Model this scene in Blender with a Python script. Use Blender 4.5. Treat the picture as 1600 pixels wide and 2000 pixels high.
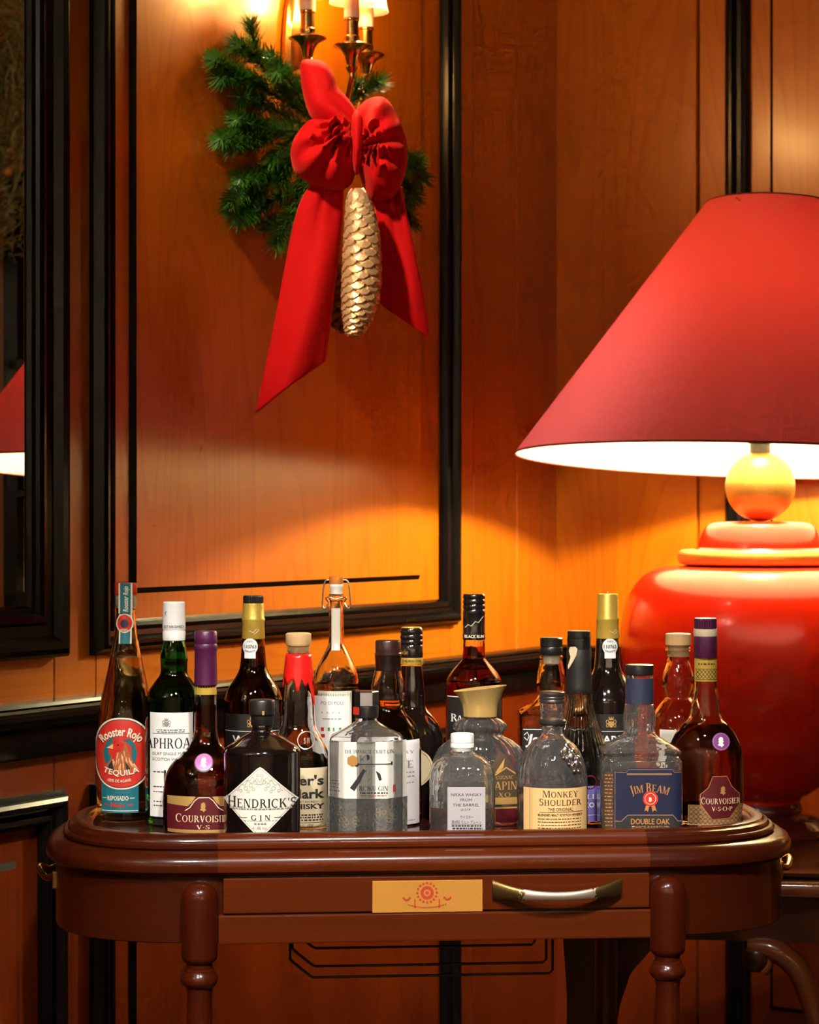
import bpy, bmesh, math, random
from mathutils import Vector, Matrix
random.seed(7)
for o in list(bpy.data.objects): bpy.data.objects.remove(o)
SC = bpy.context.scene
COL = SC.collection
F = 4500.0            # focal length in pixels of the 1600 x 2000 frame
CAMZ = 1.17

# ------------------------------------------------------------------ camera, world, lights, exposure
cam_d = bpy.data.cameras.new('camera'); cam = bpy.data.objects.new('camera', cam_d); COL.objects.link(cam)
cam.location = (0, 0, CAMZ); cam.rotation_euler = (math.pi/2, 0, 0)
cam_d.sensor_fit = 'HORIZONTAL'; cam_d.sensor_width = 36.0; cam_d.lens = F/1600*36.0
cam_d.dof.use_dof = True; cam_d.dof.focus_distance = 2.72; cam_d.dof.aperture_fstop = 13.0
cam_d.clip_start = 0.05
SC.camera = cam
SC.view_settings.view_transform = 'Standard'; SC.view_settings.look = 'None'
SC.view_settings.gamma = 1.0; SC.view_settings.exposure = 0.13
SC.view_settings.use_curve_mapping = False
try:
    SC.cycles.use_denoising = True
    SC.cycles.max_bounces = 9; SC.cycles.transmission_bounces = 9; SC.cycles.glossy_bounces = 3; SC.cycles.diffuse_bounces = 2
    SC.cycles.use_adaptive_sampling = True; SC.cycles.adaptive_threshold = 0.12; SC.cycles.adaptive_min_samples = 12; SC.cycles.light_sampling_threshold = 0.03
    SC.cycles.sample_clamp_indirect = 4.0
except Exception: pass

world = bpy.data.worlds.new('room_glow'); SC.world = world; world.use_nodes = True
world.node_tree.nodes['Background'].inputs[0].default_value = (1.0, 0.53, 0.33, 1)
world.node_tree.nodes['Background'].inputs[1].default_value = 0.025

def light(name, kind, loc, power, color, size=0.05, target=None, spot=None, blend=0.6):
    d = bpy.data.lights.new(name, kind); o = bpy.data.objects.new(name, d); COL.objects.link(o)
    o.location = loc; d.energy = power; d.color = color
    if kind == 'AREA': d.size = size
    else: d.shadow_soft_size = size
    if kind == 'SPOT': d.spot_size = math.radians(spot); d.spot_blend = blend
    if target is not None:
        o.rotation_euler = (Vector(target)-Vector(loc)).to_track_quat('-Z', 'Y').to_euler()
    return o
LAMP = Vector((0.548, 3.60, 0.0))          # axis of the table lamp in the corner
RIMZ = CAMZ + 0.078                        # lower rim of its shade
light('lamp_bulb_light', 'POINT', (LAMP.x, LAMP.y, RIMZ+0.160), 52.0, (1.0, 0.86, 0.46), 0.03)
SCONCE_W, FAIRY, GLOBE = 900.0, 100.0, 37.0  # FAIRY and GLOBE drive the added, unseen lights
# unseen spots added overhead to brighten the bottles and cart
light('added_downlight', 'SPOT', (0.25, 0.95, 2.70), 300.0, (1.0, 0.97, 0.91), 0.10, (0.03, 2.66, 0.82), 27, 0.8)
light('added_downlight', 'SPOT', (-0.55, 0.55, 2.70), 280.0, (1.0, 0.97, 0.91), 0.10, (-0.03, 2.66, 0.84), 24, 0.8)

light('added_downlight', 'SPOT', (-0.78, 1.95, 2.70), 175.0, (1.0, 0.80, 0.58), 0.06, (-0.07, 3.30, 1.58), 22, 0.9)   # added spot that brightens the bow

for x_ in (-2.2, -0.7, 0.8, 2.3):      # spots added to brighten the unseen back wall for glass reflections
    light('added_wall_washer', 'SPOT', (x_, -1.7, 2.68), 42.0, (1.0, 0.84, 0.64), 0.06, (x_, -2.6, 1.3), 110, 0.8)

# ------------------------------------------------------------------ materials
def new_mat(name):
    m = bpy.data.materials.new(name); m.use_nodes = True
    nt = m.node_tree; b = nt.nodes['Principled BSDF']
    return m, nt, b
def plain(name, col, rough=0.5, metal=0.0, coat=0.0, spec=0.5, sheen=0.0, bump=0.0, bscale=300, var=0.0):
    m, nt, b = new_mat(name)
    b.inputs['Base Color'].default_value = (*col, 1); b.inputs['Roughness'].default_value = rough
    b.inputs['Metallic'].default_value = metal; b.inputs['Coat Weight'].default_value = coat
    b.inputs['Coat Roughness'].default_value = 0.08
    b.inputs['Specular IOR Level'].default_value = spec
    b.inputs['Sheen Weight'].default_value = sheen
    tc = nt.nodes.new('ShaderNodeTexCoord'); n = nt.nodes.new('ShaderNodeTexNoise')
    n.inputs['Scale'].default_value = bscale; n.inputs['Detail'].default_value = 3
    nt.links.new(tc.outputs['Object'], n.inputs['Vector'])
    if bump > 0:
        bp = nt.nodes.new('ShaderNodeBump'); bp.inputs['Strength'].default_value = bump; bp.inputs['Distance'].default_value = 0.001
        nt.links.new(n.outputs['Fac'], bp.inputs['Height']); nt.links.new(bp.outputs['Normal'], b.inputs['Normal'])
    if var > 0:
        mx = nt.nodes.new('ShaderNodeMix'); mx.data_type = 'RGBA'
        mx.inputs['A'].default_value = (*[c*(1-var) for c in col], 1); mx.inputs['B'].default_value = (*[min(1, c*(1+var)) for c in col], 1)
        nt.links.new(n.outputs['Fac'], mx.inputs['Factor']); nt.links.new(mx.outputs['Result'], b.inputs['Base Color'])
    return m
def glass(name, col, ior=1.5, rough=0.0, tr=1.0):
    m, nt, b = new_mat(name)
    b.inputs['Base Color'].default_value = (*col, 1); b.inputs['Roughness'].default_value = rough
    b.inputs['Transmission Weight'].default_value = tr; b.inputs['IOR'].default_value = ior
    return m
def emit(name, col, power):
    m, nt, b = new_mat(name)
    b.inputs['Base Color'].default_value = (*col, 1)
    b.inputs['Emission Color'].default_value = (*col, 1); b.inputs['Emission Strength'].default_value = power
    return m
def wood(name, dark, light_, axis='Z', rough=0.35, coat=0.5, freq=26.0, stretch=0.10, scale=5.0, fine=0.35, spec=0.4, crough=0.2):
    """grain = contour lines of a noise stretched along the grain axis, plus fine pores"""
    m, nt, b = new_mat(name); L = nt.links; N = nt.nodes
    tc = N.new('ShaderNodeTexCoord'); oi = N.new('ShaderNodeObjectInfo')
    add = N.new('ShaderNodeVectorMath'); add.operation = 'ADD'
    off = N.new('ShaderNodeVectorMath'); off.operation = 'SCALE'; off.inputs[0].default_value = (7.3, 5.1, 3.7)
    L.new(oi.outputs['Random'], off.inputs['Scale']); L.new(tc.outputs['Object'], add.inputs[0]); L.new(off.outputs[0], add.inputs[1])
    mp = N.new('ShaderNodeMapping'); s = [scale]*3; s['XYZ'.index(axis)] = scale*stretch
    mp.inputs['Scale'].default_value = s; L.new(add.outputs[0], mp.inputs['Vector'])
    n1 = N.new('ShaderNodeTexNoise'); n1.inputs['Scale'].default_value = 1.0; n1.inputs['Detail'].default_value = 1.5
    n1.inputs['Roughness'].default_value = 0.4
    L.new(mp.outputs[0], n1.inputs['Vector'])
    mul = N.new('ShaderNodeMath'); mul.operation = 'MULTIPLY'; mul.inputs[1].default_value = freq; L.new(n1.outputs['Fac'], mul.inputs[0])
    fr = N.new('ShaderNodeMath'); fr.operation = 'FRACT'; L.new(mul.outputs[0], fr.inputs[0])
    mp2 = N.new('ShaderNodeMapping'); s2 = [330.0]*3; s2['XYZ'.index(axis)] = 7.0
    mp2.inputs['Scale'].default_value = s2; L.new(add.outputs[0], mp2.inputs['Vector'])
    n2 = N.new('ShaderNodeTexNoise'); n2.inputs['Scale'].default_value = 1.0; n2.inputs['Detail'].default_value = 4
    L.new(mp2.outputs[0], n2.inputs['Vector'])
    mp3 = N.new('ShaderNodeMapping'); s3 = [9.0]*3; s3['XYZ'.index(axis)] = 0.8
    mp3.inputs['Scale'].default_value = s3; L.new(add.outputs[0], mp3.inputs['Vector'])
    n3 = N.new('ShaderNodeTexNoise'); n3.inputs['Scale'].default_value = 1.0; n3.inputs['Detail'].default_value = 2
    L.new(mp3.outputs[0], n3.inputs['Vector'])
    ramp = N.new('ShaderNodeValToRGB'); e = ramp.color_ramp.elements
    e[0].position = 0.0; e[0].color = (0.30, 0.30, 0.30, 1); e[1].position = 0.22; e[1].color = (0.62, 0.62, 0.62, 1)
    x = ramp.color_ramp.elements.new(0.9); x.color = (0.75, 0.75, 0.75, 1); x = ramp.color_ramp.elements.new(1.0); x.color = (0.30, 0.30, 0.30, 1)
    L.new(fr.outputs[0], ramp.inputs['Fac'])
    m1 = N.new('ShaderNodeMix'); m1.data_type = 'FLOAT'; m1.inputs['Factor'].default_value = fine
    L.new(ramp.outputs['Color'], m1.inputs['A']); L.new(n2.outputs['Fac'], m1.inputs['B'])
    m2 = N.new('ShaderNodeMix'); m2.data_type = 'FLOAT'; m2.inputs['Factor'].default_value = 0.35
    L.new(m1.outputs['Result'], m2.inputs['A']); L.new(n3.outputs['Fac'], m2.inputs['B'])
    mx = N.new('ShaderNodeMix'); mx.data_type = 'RGBA'
    mx.inputs['A'].default_value = (*dark, 1); mx.inputs['B'].default_value = (*light_, 1)
    L.new(m2.outputs['Result'], mx.inputs['Factor']); L.new(mx.outputs['Result'], b.inputs['Base Color'])
    b.inputs['Roughness'].default_value = rough; b.inputs['Coat Weight'].default_value = coat; b.inputs['Coat Roughness'].default_value = crough
    b.inputs['Specular IOR Level'].default_value = spec
    bp = N.new('ShaderNodeBump'); bp.inputs['Strength'].default_value = 0.12; bp.inputs['Distance'].default_value = 0.0006
    L.new(n2.outputs['Fac'], bp.inputs['Height']); L.new(bp.outputs['Normal'], b.inputs['Normal'])
    return m
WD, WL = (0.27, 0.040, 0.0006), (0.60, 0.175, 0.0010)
M = {}
M['wood_v'] = wood('cherry_wood_upright', WD, WL, 'Z')
M['wood_h'] = wood('cherry_wood_level', WD, WL, 'X', freq=34)
M['dado_v'] = wood('shade_toned_dado_upright', (0.075, 0.006, 0.0004), (0.18, 0.024, 0.0006), 'Z')  # redder dado wood, darkened further to stand in for shade below the rail
M['dado_h'] = wood('shade_toned_dado_level', (0.075, 0.006, 0.0004), (0.18, 0.024, 0.0006), 'X', freq=34)  # same shade-darkened tone, grain running level
M['wood_gap'] = plain('dark_joint', (0.03, 0.008, 0.003), 0.8)
M['black'] = plain('black_lacquer', (0.0035, 0.0028, 0.003), 0.24, coat=0.0, spec=0.12, bump=0.05, bscale=60)
M['groove'] = plain('black_groove_paint', (0.003, 0.002, 0.002), 0.55, spec=0.08)
M['cart'] = wood('mahogany_level', (0.034, 0.0042, 0.0006), (0.118, 0.0185, 0.002), 'X', rough=0.3, coat=0.3, spec=0.15, freq=16, scale=7, fine=0.6, crough=0.1)
M['cart_end'] = wood('mahogany_bent', (0.020, 0.0022, 0.0006), (0.056, 0.0075, 0.0012), 'X', rough=0.3, coat=0.4, spec=0.15, freq=14, scale=7, fine=0.6, crough=0.1)
M['cart_v'] = wood('mahogany_upright', (0.022, 0.0022, 0.0006), (0.068, 0.008, 0.0012), 'Z', rough=0.3, coat=0.55, spec=0.15, freq=14, scale=9, fine=0.6, crough=0.1)
M['tray_floor'] = plain('dark_tray_floor', (0.045, 0.010, 0.006), 0.18, coat=0.6)
M['walnut'] = wood('dark_walnut', (0.012, 0.003, 0.0015), (0.055, 0.013, 0.004), 'X', rough=0.3, coat=0.1, spec=0.12, freq=20, scale=8)
M['burl'] = wood('burl_edge', (0.045, 0.008, 0.002), (0.18, 0.040, 0.008), 'X', rough=0.3, spec=0.15, coat=0.6, crough=0.08, freq=40, scale=30, stretch=0.7)
M['brass'] = plain('polished_brass', (0.72, 0.43, 0.13), 0.22, metal=1.0)
M['gold'] = plain('gold_leaf', (0.66, 0.37, 0.085), 0.38, metal=0.85, bump=0.25, bscale=420, var=0.2)
M['steel'] = plain('steel', (0.75, 0.72, 0.68), 0.2, metal=1.0)
M['mirror'] = plain('mirror_silver', (0.80, 0.77, 0.72), 0.0, metal=1.0)
M['floor'] = wood('oak_floor', (0.05, 0.015, 0.006), (0.14, 0.05, 0.02), 'Y', freq=18)
M['ceiling'] = plain('cream_ceiling', (0.55, 0.42, 0.26), 0.9)
M['backwall'] = plain('cream_plaster', (0.75, 0.62, 0.45), 0.8)
M['cream'] = plain('cream_pane', (0.62, 0.46, 0.22), 0.6)

# ------------------------------------------------------------------ geometry helpers
class MB:
    def __init__(s): s.v = []; s.f = []
    def add(s, vs, fs):
        n = len(s.v); s.v += [tuple(v) for v in vs]; s.f += [tuple(i+n for i in f) for f in fs]; return s
    def box(s, x0, x1, y0, y1, z0, z1):
        return s.add([(x0,y0,z0),(x1,y0,z0),(x1,y1,z0),(x0,y1,z0),(x0,y0,z1),(x1,y0,z1),(x1,y1,z1),(x0,y1,z1)],
              [(0,3,2,1),(4,5,6,7),(0,1,5,4),(1,2,6,5),(2,3,7,6),(3,0,4,7)])
    def lathe(s, prof, seg=48, c=(0,0), sx=1.0, sy=1.0):
        vs = []; fs = []; n = len(prof)
        for r, z in prof:
            for k in range(seg):
                a = 2*math.pi*k/seg; vs.append((c[0]+r*sx*math.cos(a), c[1]+r*sy*math.sin(a), z))
        for i in range(n-1):
            for k in range(seg):
                k2 = (k+1) % seg; fs.append((i*seg+k, i*seg+k2, (i+1)*seg+k2, (i+1)*seg+k))
        if prof[0][0] > 1e-7: fs.append(tuple(range(seg))[::-1])
        if prof[-1][0] > 1e-7: fs.append(tuple((n-1)*seg+k for k in range(seg)))
        return s.add(vs, fs)
    def tube(s, pts, rad, seg=8, closed=False, flat=1.0):
        pts = [Vector(p) for p in pts]; n = len(pts)
        rad = rad if isinstance(rad, (list, tuple)) else [rad]*n
        vs = []; fs = []; ref = None
        for i, p in enumerate(pts):
            a = pts[(i-1) % n] if (closed or i > 0) else p; b = pts[(i+1) % n] if (closed or i < n-1) else p
            t = (b-a).normalized()
            if ref is None: ref = Vector((0,0,1)) if abs(t.z) < 0.9 else Vector((1,0,0))
            u = (ref - t*ref.dot(t)).normalized(); w = t.cross(u); ref = u
            for k in range(seg):
                an = 2*math.pi*k/seg; vs.append(p + u*rad[i]*math.cos(an) + w*rad[i]*flat*math.sin(an))
        for i in range(n if closed else n-1):
            j = (i+1) % n
            for k in range(seg):
                k2 = (k+1) % seg; fs.append((i*seg+k, i*seg+k2, j*seg+k2, j*seg+k))
        if not closed: fs.append(tuple(range(seg))[::-1]); fs.append(tuple((n-1)*seg+k for k in range(seg)))
        return s.add(vs, fs)
    def extrude(s, poly, a, b, f):
        """poly: 2-D closed outline, f(u, v, w) -> point; extruded from w=a to w=b"""
        n = len(poly); vs = [f(u, v, a) for u, v in poly] + [f(u, v, b) for u, v in poly]
        fs = [tuple(range(n))[::-1], tuple(range(n, 2*n))] + [(i, (i+1) % n, n+(i+1) % n, n+i) for i in range(n)]
        return s.add(vs, fs)
    def grid(s, rows, closed_u=False):
        n = len(rows); m = len(rows[0]); vs = [p for r in rows for p in r]; fs = []
        for i in range(n-1):
            for j in range(m if closed_u else m-1):
                j2 = (j+1) % m; fs.append((i*m+j, i*m+j2, (i+1)*m+j2, (i+1)*m+j))
        return s.add(vs, fs)
    def mesh(s, name, mat, smooth=None, bevel=0.0, fix=True, seg=2):
        me = bpy.data.meshes.new(name); bm = bmesh.new()
        vs = [bm.verts.new(v) for v in s.v]
        for f in s.f:
            if len(set(f)) > 2:
                try: bm.faces.new([vs[i] for i in f])
                except ValueError: pass
        if fix: bmesh.ops.recalc_face_normals(bm, faces=bm.faces)
        if bevel > 0:
            ed = [e for e in bm.edges if len(e.link_faces) == 2 and e.calc_face_angle(0) > 0.5]
            bmesh.ops.bevel(bm, geom=ed, offset=bevel, segments=seg, affect='EDGES', profile=0.6, clamp_overlap=True)
        bm.to_mesh(me); bm.free()
        if mat is not None: me.materials.append(M[mat] if isinstance(mat, str) else mat)
        if smooth is not None:
            me.polygons.foreach_set('use_smooth', [True]*len(me.polygons))
            me.set_sharp_from_angle(angle=math.radians(smooth))
        return me
    def build(s, name, mat, parent=None, smooth=None, bevel=0.0, fix=True, seg=2):
        return link(name, s.mesh(name, mat, smooth, bevel, fix, seg), parent)
def link(name, me, parent=None):
    o = bpy.data.objects.new(name, me); COL.objects.link(o); o.parent = parent; return o
def tag(o, label=None, cat=None, group=None, kind=None):
    if label: o['label'] = label
    if cat: o['category'] = cat
    if group: o['group'] = group
    if kind: o['kind'] = kind
    return o
def empty(name, loc, rz=0.0):
    o = bpy.data.objects.new(name, None); COL.objects.link(o); o.location = loc; o.rotation_euler = (0, 0, rz)
    o.empty_display_size = 0.05; return o
def cr(pts, sub=6, closed=False):
    """Catmull-Rom through points (any dimension)"""
    n = len(pts); out = []
    for i in range(n if closed else n-1):
        if closed: p = [pts[(i+k-1) % n] for k in range(4)]
        else: p = [pts[max(i-1, 0)], pts[i], pts[i+1], pts[min(i+2, n-1)]]
        for k in range(sub):
            t = k/sub
            out.append(tuple(0.5*((2*b)+(-a+c)*t+(2*a-5*b+4*c-d)*t*t+(-a+3*b-3*c+d)*t**3) for a, b, c, d in zip(*p)))
    if not closed: out.append(tuple(pts[-1]))
    return out
def P(x, y, Y):
    """world point seen at pixel (x, y) at distance Y"""
    return Vector(((x-800)/F*Y, Y, CAMZ-(y-1000)/F*Y))

# ------------------------------------------------------------------ room shell
CX, CY = 0.2723, 4.30                       # the corner of the two panelled walls
ux, uy = 0.51450, 0.85750                   # direction of the left wall, away from the camera
def wall_matrix(xa, ya):
    return Matrix(((xa[0], ya[0], 0, CX), (xa[1], ya[1], 0, CY), (0, 0, 1, 0), (0, 0, 0, 1)))
WALL_L = wall_matrix((-ux, -uy), (uy, -ux))    # local x: distance from the corner, y: out into the room
WALL_R = wall_matrix((-uy, ux), (-ux, -uy))    # local x: minus the distance from the corner
H = 2.75
wl = MB().box(-0.1, 5.0, -0.12, 0.0, 0, H).build('wall_left', 'wood_v'); wl.matrix_world = WALL_L; tag(wl, kind='structure')
wr = MB().box(-3.4, 0.0, -0.12, 0.0, 0, H).build('wall_right', 'wood_v'); wr.matrix_world = WALL_R; tag(wr, kind='structure')
tag(MB().box(-4, 4, -2.72, -2.6, 0, H).build('wall_back', 'backwall'), kind='structure')
tag(MB().box(-5, 5, -4, 6, -0.1, 0.0).build('floor', 'floor'), kind='structure')
tag(MB().box(-5, 5, -4, 6, H, H+0.1).build('ceiling', 'ceiling'), kind='structure')

def board(wall, name, x0, x1, z0, z1, mat, d=0.010, y0=0.0):
    return MB().box(x0, x1, y0, y0+d, z0, z1).build(name, mat, wall, bevel=0.0012, seg=1)
PROF = [(0,0),(0,.009),(.004,.013),(.008,.021),(.013,.024),(.018,.0235),(.022,.019),(.024,.013),(.031,.0115),(.033,.015),(.037,.016),(.041,.014),(.044,.007),(.045,0)]
MIRP = [(0,0),(0,.018),(.004,.024),(.010,.027),(.018,.026),(.023,.020),(.025,.016),(.038,.014),(.041,.019),(.046,.020),(.051,.017),(.053,.012),(.058,.010),(.062,.002)]
def moulding(wall, name, x0, x1, z0, z1, prof, y0=0.010, sc=1.0):
    mb = MB(); rows = []
    for i, o in prof:
        i *= sc
        rows.append([(x0+i, y0+o, z0+i), (x1-i, y0+o, z0+i), (x1-i, y0+o, z1-i), (x0+i, y0+o, z1-i)])
    mb.grid(rows, closed_u=True)
    return mb.build(name, 'black', wall, smooth=28)
def field(wall, x0, x1, z0, z1, y0=0.010, d=0.007, bev=0.008, mat='wood_v'):
    """raised wooden field with a black-painted bevelled edge"""
    mb = MB(); mb.grid([[(x0,y0,z0),(x1,y0,z0),(x1,y0,z1),(x0,y0,z1)],
                        [(x0+bev,y0+d,z0+bev),(x1-bev,y0+d,z0+bev),(x1-bev,y0+d,z1-bev),(x0+bev,y0+d,z1-bev)]], True)
    e = mb.build('field_edge', 'groove', wall)
    MB().box(x0+bev, x1-bev, y0+d-0.002, y0+d+0.0006, z0+bev, z1-bev).build('field_panel', mat, wall)
RT, RB = 0.924, 0.850                      # chair rail top and bottom
RAILP = [(0.0,RB),(0.012,RB),(0.014,RB+0.004),(0.014,RB+0.034),(0.018,RB+0.038),(0.024,RB+0.040),(0.030,RB+0.045),(0.034,RB+0.052),
         (0.034,RB+0.058),(0.030,RB+0.062),(0.029,RB+0.066),(0.033,RB+0.069),(0.031,RB+0.073),(0.024,RT),(0.0,RT)]
def rail(wall, x0, x1):
    MB().extrude(RAILP, x0, x1, lambda o, z, w: (w, 0.010+o, z)).build('chair_rail', 'black', wall, smooth=28)
def base(wall, x0, x1):
    MB().extrude([(0,0),(.016,0),(.016,.10),(.010,.12),(0,.125)], x0, x1, lambda o, z, w: (w, 0.010+o, z)).build('skirting', 'black', wall)
TOP = 2.45
# left wall: corner board, stile, panel, stile, mirror
board(wl, 'corner_board', 0.0, 0.170, RT-0.01, H, 'wood_v')
board(wl, 'corner_board', 0.171, 0.3285, RT-0.01, H, 'wood_v')
board(wl, 'stile', 0.331, 0.412, RT-0.01, H, 'wood_v')
board(wl, 'stile', 1.372, 1.458, RT-0.01, H, 'wood_v', d=0.0104)
board(wl, 'cross_rail', 0.413, 1.371, RT-0.01, 0.995, 'wood_h')
board(wl, 'cross_rail', 1.459, 2.2, RT-0.01, 0.995, 'wood_h')
board(wl, 'cross_rail', 0.413, 1.371, TOP-0.02, H, 'wood_h')
board(wl, 'panel', 0.416, 1.369, 1.0, TOP-0.02, 'wood_v', d=0.006)
moulding(wl, 'panel_moulding', 0.399, 1.386, 0.977, TOP, PROF, y0=0.009)
field(wl, 0.508, 1.294, 1.057, TOP-0.085, y0=0.006)
rail(wl, -0.0, 3.2)
# lower part of the left wall
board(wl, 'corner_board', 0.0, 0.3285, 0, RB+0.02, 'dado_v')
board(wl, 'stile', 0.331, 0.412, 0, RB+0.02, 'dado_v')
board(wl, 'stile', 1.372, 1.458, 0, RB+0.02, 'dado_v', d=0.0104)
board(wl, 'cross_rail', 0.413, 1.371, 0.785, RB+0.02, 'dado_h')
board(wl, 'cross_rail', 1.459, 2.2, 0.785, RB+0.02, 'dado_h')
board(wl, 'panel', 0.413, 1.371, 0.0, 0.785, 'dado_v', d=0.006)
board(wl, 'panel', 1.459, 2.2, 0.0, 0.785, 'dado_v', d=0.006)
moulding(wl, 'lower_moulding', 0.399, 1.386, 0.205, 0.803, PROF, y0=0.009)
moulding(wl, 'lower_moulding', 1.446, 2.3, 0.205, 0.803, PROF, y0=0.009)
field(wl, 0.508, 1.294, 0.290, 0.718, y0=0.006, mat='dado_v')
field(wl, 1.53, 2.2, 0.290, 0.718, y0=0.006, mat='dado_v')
base(wl, 0.0, 3.2)
# right wall (x is negative there)
board(wr, 'corner_board', -0.2915, -0.0, RT-0.01, H, 'wood_v', d=0.014)
board(wr, 'stile', -0.362, -0.296, RT-0.01, H, 'wood_v')
board(wr, 'panel', -0.86, -0.363, 0.99, H, 'wood_v', d=0.006)
board(wr, 'cross_rail', -0.90, -0.363, RT-0.01, 0.989, 'wood_h')
moulding(wr, 'panel_moulding', -0.90, -0.349, 0.977, TOP, PROF, y0=0.009)
field(wr, -0.81, -0.430, 1.057, TOP-0.085, y0=0.006)
rail(wr, -3.2, 0.0)
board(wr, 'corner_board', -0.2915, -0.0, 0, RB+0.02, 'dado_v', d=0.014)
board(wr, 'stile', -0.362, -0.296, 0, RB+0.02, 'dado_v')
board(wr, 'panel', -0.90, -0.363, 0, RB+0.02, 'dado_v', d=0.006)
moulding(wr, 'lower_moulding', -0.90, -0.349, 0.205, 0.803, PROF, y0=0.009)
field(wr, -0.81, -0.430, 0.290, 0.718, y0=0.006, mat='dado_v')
base(wr, -3.2, 0.0)
# a glazed opening further along the right wall, seen only in the mirror
win = MB().box(-1.31, -0.95, 0.002, 0.012, 1.0, 1.85).build('window_1', 'cream'); win.matrix_world = WALL_R; tag(win, kind='structure')
for (a, b_, c, d) in ((-1.345,-1.305,0.96,1.90), (-0.96,-0.92,0.96,1.90), (-1.345,-0.92,0.96,1.0), (-1.345,-0.92,1.85,1.90), (-1.345,-0.92,1.47,1.50), (-1.345,-0.92,1.20,1.22)):
    MB().box(a, b_, 0.006, 0.035, c, d).build('window_frame', 'black', win, bevel=0.004)

# ------------------------------------------------------------------ mirror on the left wall
mir = empty('wall_mirror', WALL_L @ Vector((1.9, 0.011, 0.98))); mir.rotation_euler = WALL_L.to_euler()
mm = moulding(mir, 'frame', -0.448, 0.30, 0.0, 1.35, MIRP, y0=0.0, sc=1.12)
MB().box(-0.40, 0.26, 0.001, 0.004, 0.05, 1.30).build('mirror_glass', 'mirror', mir)
tag(mir, 'black-framed wall mirror cut off by the picture edge, reflecting a lampshade', 'mirror')

# ------------------------------------------------------------------ drinks cart
CARTX, CARTY, YAW = 0.012, 2.862, math.radians(5.0)
cart = empty('drinks_cart', (CARTX, CARTY, 0), YAW)
HS, AX, BY = 0.250, 0.208, 0.212
def outline(off, part=None, n=20):
    """plan of the cart top, inset by off; part picks front / right / back / left"""
    ax, by = AX-off, BY-off; p = 2.55
    def arc(a0, a1, sgn):
        r = []
        for k in range(n+1):
            a = a0+(a1-a0)*k/n; c, s_ = math.cos(a), math.sin(a)
            r.append((sgn*(HS+ax*abs(c)**(2/p)), math.copysign(by*abs(s_)**(2/p), s_)))
        return r
    fr = [(-HS, -by), (HS, -by)]; rt = arc(-math.pi/2, math.pi/2, 1); bk = [(HS, by), (-HS, by)]; lf = arc(math.pi/2, -math.pi/2, -1)
    if part: return {'front': fr, 'right': rt, 'back': bk, 'left': lf}[part]
    return fr[:1] + rt + bk[1:2]*0 + lf[:-1]
def ring(name, prof, parent, parts=('front', 'right', 'back', 'left')):
    for pt in parts:
        rows = [[(x, y, z) for x, y in outline(off, pt)] for off, z in prof]
        MB().grid(rows).build(name, 'cart' if pt in ('front', 'back') else 'cart_end', parent, smooth=30)
ring('top_moulding', [(.05,.752),(.013,.752),(.006,.7535),(.001,.758),(0,.764),(.001,.770),(.004,.775),(.009,.7785),(.014,.780),(.05,.780)], cart)
ring('apron', [(.05,.676),(.013,.676),(.012,.677),(.012,.752)], cart, ('right', 'back', 'left'))
ring('tray_rim', [(.026,.779),(.0225,.780),(.0205,.7825),(.0205,.786),(.0225,.788),(.026,.7885),(.0265,.791),(.0285,.7935),(.0315,.7945),(.0330,.7955),(.0345,.7972),(.037,.7978),(.044,.7978),(.0475,.7965),(.049,.7945),(.054,.7935),(.0565,.792),(.058,.782)], cart)
FL = 0.782
def disc(off, z0, z1): 
    o = outline(off); return MB().extrude(o, z0, z1, lambda u, v, w: (u, v, w))
disc(0.03, 0.750, FL).build('tray_floor', 'tray_floor', cart)
# front: drawer above a lower rail, between the posts
MB().box(-HS-0.02, HS+0.02, -BY+0.014, -BY+0.03, 0.678, 0.752).build('apron_back', 'cart_end', cart)
dr = MB().box(-0.244, 0.250, -BY+0.005, -BY+0.02, 0.7105, 0.7505).build('drawer', 'cart', cart, bevel=0.0012)
MB().box(-0.25, 0.252, -BY+0.003, -BY+0.03, 0.6755, 0.7085).build('lower_rail', 'cart', cart, bevel=0.002)
def cx_(x): return ((x-800)/F*2.655-0.030)                  # pixel on the drawer front -> cart x
def cz_(y): return CAMZ-(y-1000)/F*2.652
pl = MB().box(cx_(727), cx_(943), -BY+0.0035, -BY+0.006, cz_(1782), cz_(1720)).build('name_plate', plain('brass_plate', (0.62, 0.27, 0.045), 0.35, metal=0.3), dr, bevel=0.0004)
M['print_red'] = plain('red_print', (0.45, 0.035, 0.01), 0.6)
mb = MB()
def flat_ring(mb, c, r0, r1, y, seg=28):
    a = [(c[0]+r1*math.cos(2*math.pi*k/seg), y, c[1]+r1*math.sin(2*math.pi*k/seg)) for k in range(seg)]
    b = [(c[0]+r0*math.cos(2*math.pi*k/seg), y, c[1]+r0*math.sin(2*math.pi*k/seg)) for k in range(seg)]
    mb.grid([a, b], True)
ec = (cx_(834), cz_(1744)); yy = -BY+0.0032; px = 2.65/F
flat_ring(mb, ec, 7*px, 13*px, yy); flat_ring(mb, ec, 0.0001, 3.5*px, yy)
for k in range(16):
    a = 2*math.pi*k/16; c = (ec[0]+19*px*math.cos(a), ec[1]+19*px*math.sin(a)); flat_ring(mb, c, 0.0001, 2.6*px, yy, 6)
for k in range(-10, 11):
    c = (ec[0]+k*3.6*px, ec[1]-(29-0.06*k*k)*px); flat_ring(mb, c, 0.0001, 1.7*px, yy, 5)
for sgn in (-1, 1):
    for k in range(5): flat_ring(mb, (ec[0]+sgn*(34+3*k)*px, ec[1]+(-10-4*k+k*k)*px), 0.0001, 2.4*px, yy, 6)
    mb.box(ec[0]+sgn*24*px-1.2*px, ec[0]+sgn*24*px+1.2*px, yy, yy+0.0002, ec[1]-30*px, ec[1]-12*px)
mb.build('emblem', 'print_red', dr)
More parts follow.
